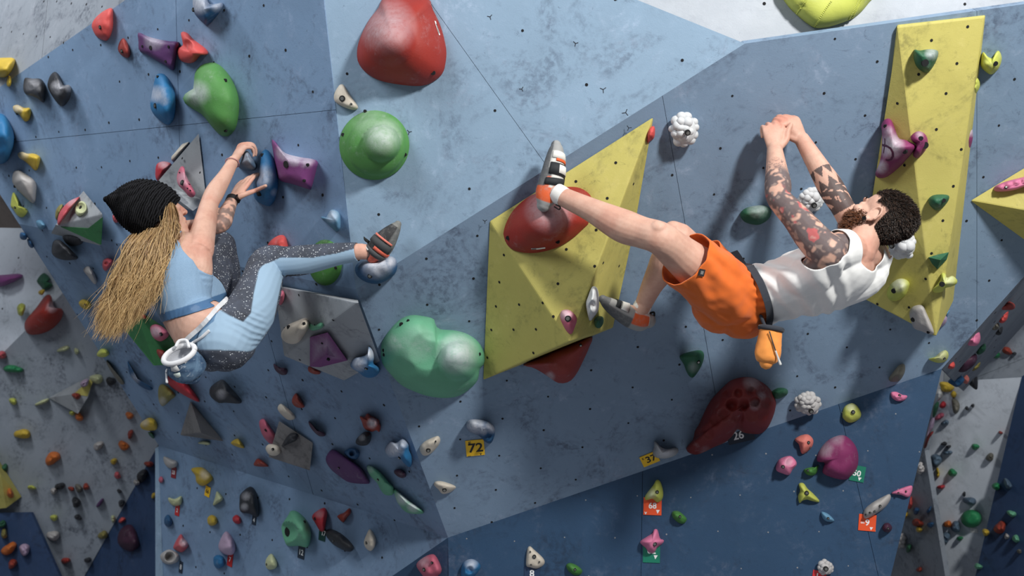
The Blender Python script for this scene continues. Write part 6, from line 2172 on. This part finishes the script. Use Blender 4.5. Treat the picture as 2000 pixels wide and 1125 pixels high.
    aL, tAL, _ = near_chain(X, [shL, elL, wrL])
    hd = np.linalg.norm(X - np.array(Hc), axis=1)
    # waistline from (340, 662) to (428, 602): the leggings lie below it
    wl = np.array((P(404, 652, 3.88) - P(366, 605, 3.88)).normalized())
    wv = (X - np.array(P(398, 646, 3.88))) @ wl
    arm = (np.minimum(aR, aL) < .075)
    leg = np.ones(len(X), bool)
    isarm = ((aL < .06) & (aL < d2) & (aL < dT * .5)) | ((aR < .062) & (aR < dT * .5))
    # the far thigh passes behind the ribs: keep it whole
    onl2 = (d2 < .115) & (t2 > .12) & (X[:, 1] > 4.05)
    onl1 = (d1 < .13) & (t1 > .05) & ((wv > -.02) | ((wv > -.05) & (t1 > .13)) | (t1 > .2))
    keep = ((wv > 0) & leg | onl2 | onl1) & ~isarm
    keep &= ~((dT < .16) & (wv < 0) & ~onl2 & ~onl1)
    ank1 = (X - np.array(P(702, 491, 3.97))) @ np.array((anR - knR).normalized())
    ank2 = (X - np.array(mid(knL, anL, .93))) @ np.array((anL - knL).normalized())
    keep &= ~((ank1 > 0) & (d1 < .1)) & ~((ank2 > 0) & (d2 < .1))
    keep &= hd > .16
    # creases at the back of the knee and at the hip
    cr = np.zeros(len(X))
    for c, ax, r, k, amp in ((P(540, 540, 4.02), (P(560, 560, 4.0) - P(520, 520, 4.0)), .075, 420, .0035), (P(478, 640, 3.78), (P(500, 560, 3.8) - P(450, 660, 3.8)), .10, 300, .0040)):
        ax = np.array(ax.normalized())
        q = X - np.array(c)
        w = 1 - ss(np.linalg.norm(q, axis=1), r * .3, r)
        cr += np.sin(q @ ax * k + 3 * nz(X, 12.0)) * amp * w
    lg = garment(me, keep, .0045, np.maximum(cr, -.0015), 6, 1500)
    Y = vco(lg)
    # side panel: pale blue, from the hip along the outside of the thigh to the under-calf
    g1, s1, ft = near_chain(Y, [hipR, mid(hipR, knR, .3, (.030, 0, 0)), mid(hipR, knR, .7, (.020, 0, 0)), knR, anR])
    # outer side panel, cut to run over the hip, down the outside of the thigh and under the calf
    spine = np.array([(404, 640), (440, 650), (482, 660), (512, 622), (520, 575), (528, 538), (552, 520), (610, 519), (660, 509), (712, 493)], float)
    half = np.array([44, 34, 26, 23, 24, 24, 17, 15, 14, 12.0])
    U_ = np.stack([1000 + FPX * Y[:, 0] / Y[:, 1], 562.5 - FPX * (Y[:, 2] - CZ) / Y[:, 1]], 1)
    best = np.full(len(Y), 9.0)
    for i in range(len(spine) - 1):
        dd = spine[i + 1] - spine[i]
        tt = np.clip(((U_ - spine[i]) @ dd) / (dd @ dd), 0, 1)
        dist = np.linalg.norm(U_ - (spine[i] + tt[:, None] * dd), axis=1)
        best = np.minimum(best, dist / (half[i] + (half[i + 1] - half[i]) * tt))
    g2, _, _ = near_chain(Y, [hipL, knL, anL])
    facing = (vno(lg) * (np.array(CAM) - Y)).sum(1) > -.15
    stripe = (1 - ss(best, .96, 1.06)) * facing * (Y[:, 1] < 4.12) * ((g1 < g2 + .02) | (Y[:, 1] < 3.98))
    # hip yoke and waistband
    wy = (Y - np.array(P(398, 646, 3.88))) @ wl
    band = (1 - ss(wy, .020, .024)) * (wy > -.01) * (s1 < .02) * (Y[:, 0] < P(446, 600, 3.9).x)
    fattr(lg, 'stripe', stripe)
    fattr(lg, 'band', band)
    t = NT('speckled_leggings')
    v = t.coord('Object')
    vo = t.n('ShaderNodeTexVoronoi')
    vo.inputs['Scale'].default_value = 120
    vo.inputs['Randomness'].default_value = .75
    t.l(v, vo.inputs['Vector'])
    dots = t.ramp(vo.outputs['Distance'], .30, .20)
    msk = t.ramp(t.noise(v, 55, 3, .6), .46, .56)
    dots = t.math('MULTIPLY', dots, msk)
    vn = t.noise(v, 13, 4, .6)
    dk = t.mix(t.ramp(vn, .3, .7), srgb((54, 58, 68)), srgb((72, 78, 92)))
    c = t.mix(t.math('MULTIPLY', dots, .95), dk, srgb((214, 218, 222)))
    c = t.mix(t.attr('stripe'), c, srgb((146, 172, 194)))
    c = t.mix(t.attr('band'), c, srgb((88, 124, 158)))
    t.col(c)
    t.rough(.75)
    t.bump(t.noise(v, 500, 2, .6), .12, .002)
    cloth_obj('leggings', lg, t.m, root, .002)

    # --- sports top
    axb = np.array((sp[2] - sp[4]).normalized())
    # lower edge of the band runs (300, 637) to (425, 596)
    e1, e2 = P(300, 634, 3.92), P(424, 596, 3.92)
    bd = Vector((e2 - e1)).normalized()
    nbv = np.array((Vector((-bd.z, -.10, bd.x)) * -1).normalized())
    low = (X - np.array(P(362, 615, 3.92))) @ nbv          # > 0 below the band edge
    keep = (low < 0) & (dT < .2) & ~onl2 & (hd > .13) & ~((aL < .06) & (tAL > .16)) & ~((aR < .075) & (tAR > .10))
    # armholes and neckline
    keep &= np.linalg.norm(X - np.array(mid(shR, elR, .12, (.018, -.03, -.015))), axis=1) > .082
    keep &= np.linalg.norm(X - np.array(P(380, 478, 3.93)), axis=1) > .068
    keep &= np.linalg.norm(X - np.array(P(404, 505, 3.90)), axis=1) > .064
    keep &= np.linalg.norm(X - np.array(mid(shL, elL, .15)), axis=1) > .075
    keep &= np.linalg.norm(X - np.array(nb + (Hc - nb) * .35 + F * .05), axis=1) > .075
    keep &= ~((d1 < .13) & (t1 > .06))
    tb = garment(me, keep, .004, nz(X, 16.0) * .001, 10)
    Y = vco(tb)
    low2 = (Y - np.array(P(362, 615, 3.92))) @ nbv
    fattr(tb, 'band', ss(low2, -.036, -.033))
    t = NT('steel_blue_sports_top')
    v = t.coord('Object')
    n1 = t.noise(v, 300, 3, .7)
    n2 = t.noise(v, 12, 4, .6)
    c = t.mix(t.ramp(n1, .3, .7, 0, .5), srgb((140, 168, 194)), srgb((116, 146, 176)))
    c = t.mix(t.attr('band'), c, srgb((72, 108, 146)))
    t.col(c)
    t.rough(t.ramp(t.attr('band'), 0, 1, .85, .38))
    t.bump(n1, .12, .002)
    cloth_obj('sports_top', tb, t.m, root, .0025)

    # --- beanie
    spn = [P(312, 424, 4.0), P(300, 414, 3.99), P(278, 405, 3.98), P(254, 399, 3.97), P(233, 394, 3.96), P(219, 391, 3.95), P(208, 389, 3.945)]
    srd = [.104, .116, .110, .094, .066, .034, .013]
    V, Fc, T = sweep(spn, srd, ref=(0, -1, 0), seg=90, k=26, caps=(False, True))
    Vn = []
    k = 0
    for (vv, (tt, an)) in zip(V, T):
        d = Vector((0, 0, 0))
        cidx = tt * (len(spn) - 1)
        i = min(len(spn) - 2, int(cidx))
        cpt = spn[i].lerp(spn[i + 1], cidx - i)
        o_ = Vector(vv) - cpt
        r = o_.length
        w = 1 + .0022 / max(r, .02) * math.sin(tt * 175 + .5 * math.sin(an * 3)) + .0012 / max(r, .02) * math.sin(an * 45 + math.floor(tt * 28) * 1.6) + .05 * mnoise.noise(Vector(vv) * 12)
        Vn.append(cpt + o_ * w)
    me2 = mesh_from(Vn, Fc)
    t = NT('charcoal_knit')
    v = t.coord('Object')
    wv_ = t.n('ShaderNodeTexWave')
    wv_.bands_direction = 'X'
    wv_.inputs['Scale'].default_value = 38
    wv_.inputs['Distortion'].default_value = 3.0
    wv_.inputs['Detail'].default_value = 2
    mp = t.n('ShaderNodeMapping')
    mp.inputs['Rotation'].default_value = (0, math.radians(-20), 0)
    t.l(v, mp.inputs['Vector'])
    t.l(mp.outputs[0], wv_.inputs['Vector'])
    n1 = t.noise(v, 330, 3, .7)
    hgt = t.math('ADD', wv_.outputs['Fac'], t.math('MULTIPLY', n1, .8))
    t.col(t.mix(t.ramp(hgt, .4, 1.5), srgb((10, 10, 11)), srgb((44, 44, 47))))
    t.rough(.95)
    t.b.inputs['Specular IOR Level'].default_value = .1
    t.bump(hgt, .7, .006)
    cloth_obj('beanie', me2, t.m, root, .005)

    # --- long hair
    rnd = random.Random(21)
    paths, rad, sh = [], [], []
    # roots along the hat edge from the temple to the nape; tips fan out behind the back
    rim = [P(327, 388, 3.93), P(330, 416, 3.905), P(320, 438, 3.89), P(302, 448, 3.885), P(280, 448, 3.91), P(264, 446, 3.955)]
    tips = [P(292, 575, 3.79), P(268, 612, 3.775), P(236, 640, 3.77), P(214, 655, 3.78), P(196, 648, 3.82), P(202, 610, 3.88)]
    mids = [P(334, 462, 3.86), P(318, 500, 3.815), P(292, 525, 3.79), P(268, 530, 3.80), P(244, 528, 3.84), P(236, 515, 3.90)]
    rimc, tipc, midc = crom(rim, 20), crom(tips, 20), crom(mids, 20)
    nn = len(rimc)
    def hair_path(a, depth, jit):
        i = min(nn - 1, max(0, int(a * (nn - 1))))
        j = min(nn - 1, max(0, int((a + rnd.gauss(0, .10)) * (nn - 1))))
        inw = Vector((0.0, 1.0, 0)) * depth
        r0 = Vector(rimc[i]) + inw
        m0 = Vector(midc[j]) + inw * 1.0 + Vector((rnd.gauss(0, jit), rnd.gauss(0, jit * .5), rnd.gauss(0, jit)))
        ln = rnd.uniform(.80, 1.08)
        t0 = Vector(midc[j]).lerp(Vector(tipc[j]), ln) + inw * .7 + Vector((rnd.gauss(0, jit * 2.0), rnd.gauss(0, jit), rnd.gauss(0, jit * 1.2)))
        wv1 = Vector((rnd.gauss(0, .010), rnd.gauss(0, .008), rnd.gauss(0, .006)))
        wv2 = Vector((rnd.gauss(0, .012), rnd.gauss(0, .008), rnd.gauss(0, .006)))
        return [r0 + Vector((0.004, .012, .008)), r0.lerp(m0, .5) + wv1 + Vector((.004, -.012, 0)), m0, m0.lerp(t0, .35) + wv2, m0.lerp(t0, .7) - wv2, t0]
    clumps = [(rnd.random(), rnd.uniform(0, .035)) for _ in range(90)]
    for q in range(2600):
        a, dp = clumps[q % 90]
        a2 = min(1, max(0, a + rnd.gauss(0, .012)))
        paths.append(hair_path(a2, dp + rnd.uniform(0, .008), .009))
        rad.append(rnd.uniform(.0010, .0020))
        sh.append(min(1, max(0, (.35 + .5 * math.sin(q % 90 * 12.9898)) * .55 + rnd.random() * .45)))
    # fine flyaways
    for q in range(160):
        paths.append(hair_path(rnd.random(), rnd.uniform(-.01, .02), .02))
        rad.append(.0008)
        sh.append(rnd.uniform(.5, 1))
    new_obj('hair', strands(paths, rad, sh, 4, 5), hair_mat('honey_blond_hair', (112, 78, 44), (240, 204, 146)), root)
    # soft core under the strands so no gaps open
    cf = Flesh()
    cf.limb([Vector(rimc[nn // 2]) + Vector((0, .075, .01)), Vector(midc[nn // 2]) + Vector((.01, .040, 0)), Vector(midc[nn // 2]).lerp(Vector(tipc[nn // 2]), .6) + Vector((.01, .02, 0))],
            [(.060, .03), (.070, .020), (.04, .008)], ref=(.85, .1, .2), seg=24)
    cm = cf.fuse(.006, 2)
    fattr(cm, 'shade', np.full(len(cm.vertices), .22))
    new_obj('hair_base', cm, bpy.data.materials['honey_blond_hair'], root)

    # --- bracelet and watch
    axw = (wrR - elR).normalized()
    c = wrR - axw * .012
    a = (Vector((0, -1, 0)) - axw * axw.dot(Vector((0, -1, 0)))).normalized()
    b = axw.cross(a)
    bm = bmesh.new()
    for i in range(34):
        t_ = 2 * math.pi * i / 34
        bmesh.ops.create_icosphere(bm, subdivisions=1, radius=.0026, matrix=Matrix.Translation(c + (a * math.cos(t_) + b * math.sin(t_)) * .0275 + axw * (.006 * math.sin(t_ + .6))))
    new_obj('bracelet', bm_mesh(bm), plain('rose_beads', (176, 120, 124), .5), root)
    axw = (wrL - elL).normalized()
    V, Fc, _ = sweep([wrL - axw * .024, wrL - axw * .012, wrL - axw * .0], [(.0262, .0262)] * 3, seg=32, caps=(False, False))
    w = cloth_obj('watch', mesh_from(V, Fc), plain('black_strap', (30, 30, 32), .6), root, .004)
    tdir = Vector((.55, -.75, -.35))
    tdir = (tdir - axw * tdir.dot(axw)).normalized()
    M = Matrix((axw, tdir.cross(axw), tdir)).transposed().to_4x4()
    M.translation = wrL - axw * .012 + tdir * .028
    bm = bmesh.new()
    bmesh.ops.create_cube(bm, size=1, matrix=M @ Matrix.Diagonal((.026, .030, .008, 1)))
    bmesh.ops.bevel(bm, geom=list(bm.edges), offset=.002, segments=2, affect='EDGES')
    new_obj('watch_case', bm_mesh(bm, False), plain('watch_glass', (18, 18, 20), .15), w)

    # --- shoes
    GR, BLK, COR = (96, 98, 98), (34, 34, 36), (206, 96, 74)
    def colf(t, a):
        s = math.sin(a)
        if t > .80:
            return (112, 112, 108)
        if s > .35 and t > .25:
            return GR
        if t < .20:
            return COR if s > -.2 else BLK
        return BLK
    pt = [P(728, 501, 3.955), P(735, 492, 3.95), P(747, 477, 3.945), P(761, 459, 3.945), P(772, 445, 3.95), P(777, 438, 3.955)]
    rd = [(.030, .026), (.038, .042), (.042, .046), (.040, .036), (.028, .023), (.015, .014)]
    refc = Vector((0, -1, 0))
    s1 = shoe(root, pt, rd, refc, colf)
    strap(s1, pt, rd, refc, .12, .24, -3.0, 1.2, (70, 72, 74), .005)
    strap(s1, pt, rd, refc, .33, .45, -2.9, 1.1, (58, 60, 62), .005)
    strap(s1, pt, rd, refc, .47, .50, -2.4, .9, (216, 120, 104), .004)
    strap(s1, pt, rd, refc, .26, .33, -.3, 1.5, COR, .003)
    strap(s1, pt, rd, refc, .145, .175, -1.8, -.6, (220, 220, 218), .0085, 'printed_name')
    V, Fc, _ = sweep([P(722, 474, 3.95), P(714, 468, 3.945), P(711, 463, 3.945)], [.006, .006, .002], seg=8)
    new_obj('pull_tab', mesh_from(V, Fc), plain('black_webbing', (26, 26, 26), .9), s1)
    pt2 = [P(452, 606, 4.54), P(462, 606, 4.53), P(482, 606, 4.53), P(502, 604, 4.53), P(514, 602, 4.53)]
    rd2 = [(.03, .03), (.038, .042), (.042, .042), (.036, .03), (.018, .016)]
    shoe(root, pt2, rd2, refc, colf)
    settle(root, P(430, 690, 3.9))
    return root, lat, sp

woman, wlat, wsp = build_woman()
t = NT('washed_denim')
v = t.coord('Object')
n1 = t.noise(v, 26, 5, .7, .8)
c = t.mix(t.ramp(n1, .35, .7), srgb((52, 78, 108)), srgb((96, 124, 150)))
c = t.mix(t.ramp(t.noise(v, 44, 5, .75, 1.2), .56, .70, 0, .8), c, srgb((186, 196, 206)))
t.col(c)
t.rough(.9)
t.bump(t.noise(v, 500, 2), .2, .002)
M_WHW = cloth_mat('white_webbing', (214, 214, 216), 700, .15)
up = Vector((-.26, -.52, .80)).normalized()
top = P(350, 692, 3.655)
bag, bpart, binv = chalk_bag('chalk_bag', 'blue denim chalk bag with a white rim on a white belt', top, up, .060, .098, t.m, M_WHW, M_FLEECE, 1.06, .92)
cb = P(399, 649, 3.885)
axb = (P(404, 652, 3.88) - P(366, 605, 3.88)).normalized()
belt_ring(bpart, cb, axb, wlat, .164, .131, .0085, .0025, M_WHW, who=woman, rmax=.185)
# belt ends tied to the bag
def on_her(u, w, lift):
    best = None
    for q in woman.children:
        if q.type == 'MESH' and q.name.split('.')[0] in ('body', 'leggings'):
            iv = q.matrix_world.inverted()
            ok, loc, nrm, fi = q.ray_cast(iv @ CAM, (iv.to_3x3() @ ray(u, w)).normalized())
            if ok and (best is None or (q.matrix_world @ loc).y < best):
                best = (q.matrix_world @ loc).y
    return P(u, w, (best or 3.75) - lift)
V, F, _ = sweep([P(367, 678, 3.665), on_her(376, 670, .008), on_her(392, 660, .007), on_her(408, 646, .007)], [(.006, .003)] * 4, seg=8)
bpart('belt_end', mesh_from(V, F), M_WHW)
V, F, _ = sweep([P(344, 676, 3.675), P(350, 666, 3.69), P(364, 665, 3.69), P(369, 677, 3.66)], [.006] * 4, seg=8)
bpart('belt_loop', mesh_from(V, F), M_WHW)
def bag_patch(pts, rgb, name):
    """flat label sewn on the outside of the bag, following its surface"""
    bpy.context.view_layer.update()
    body = [q for q in bag.children if q.name.startswith('body')][0]
    inv = body.matrix_world.inverted()
    V = []
    for (u, w) in pts:
        ok, loc, nrm, fi = body.ray_cast(inv @ CAM, (inv.to_3x3() @ ray(u, w)).normalized())
        V.append((body.matrix_world @ loc) + Vector((0, -.004, 0)) if ok else P(u, w, 3.64))
    c = sum(V, Vector()) / len(V)
    me = mesh_from(V + [c + Vector((0, -.001, 0))], [(i, (i + 1) % len(V), len(V)) for i in range(len(V))])
    o = bpart(name, me, plain('label_%d_%d_%d' % rgb, rgb, .8))
    m = o.modifiers.new('t', 'SOLIDIFY')
    m.thickness = .002
bag_patch([(359, 704), (376, 689), (379, 695), (362, 710)], (216, 216, 214), 'white_tab')
bag_patch([(334, 714), (345, 712), (352, 723), (344, 726), (336, 724)], (208, 208, 206), 'emblem')
bag_patch([(340, 730), (352, 727), (354, 734), (350, 737), (344, 736)], (196, 206, 200), 'emblem')
V, F, _ = sweep([P(331, 716, 3.66), P(325, 724, 3.655), P(325, 734, 3.655), P(326, 746, 3.655)], [.0032, .0032, .0034, .0052], seg=8)
bpart('cord', mesh_from(V, F), M_WHW)
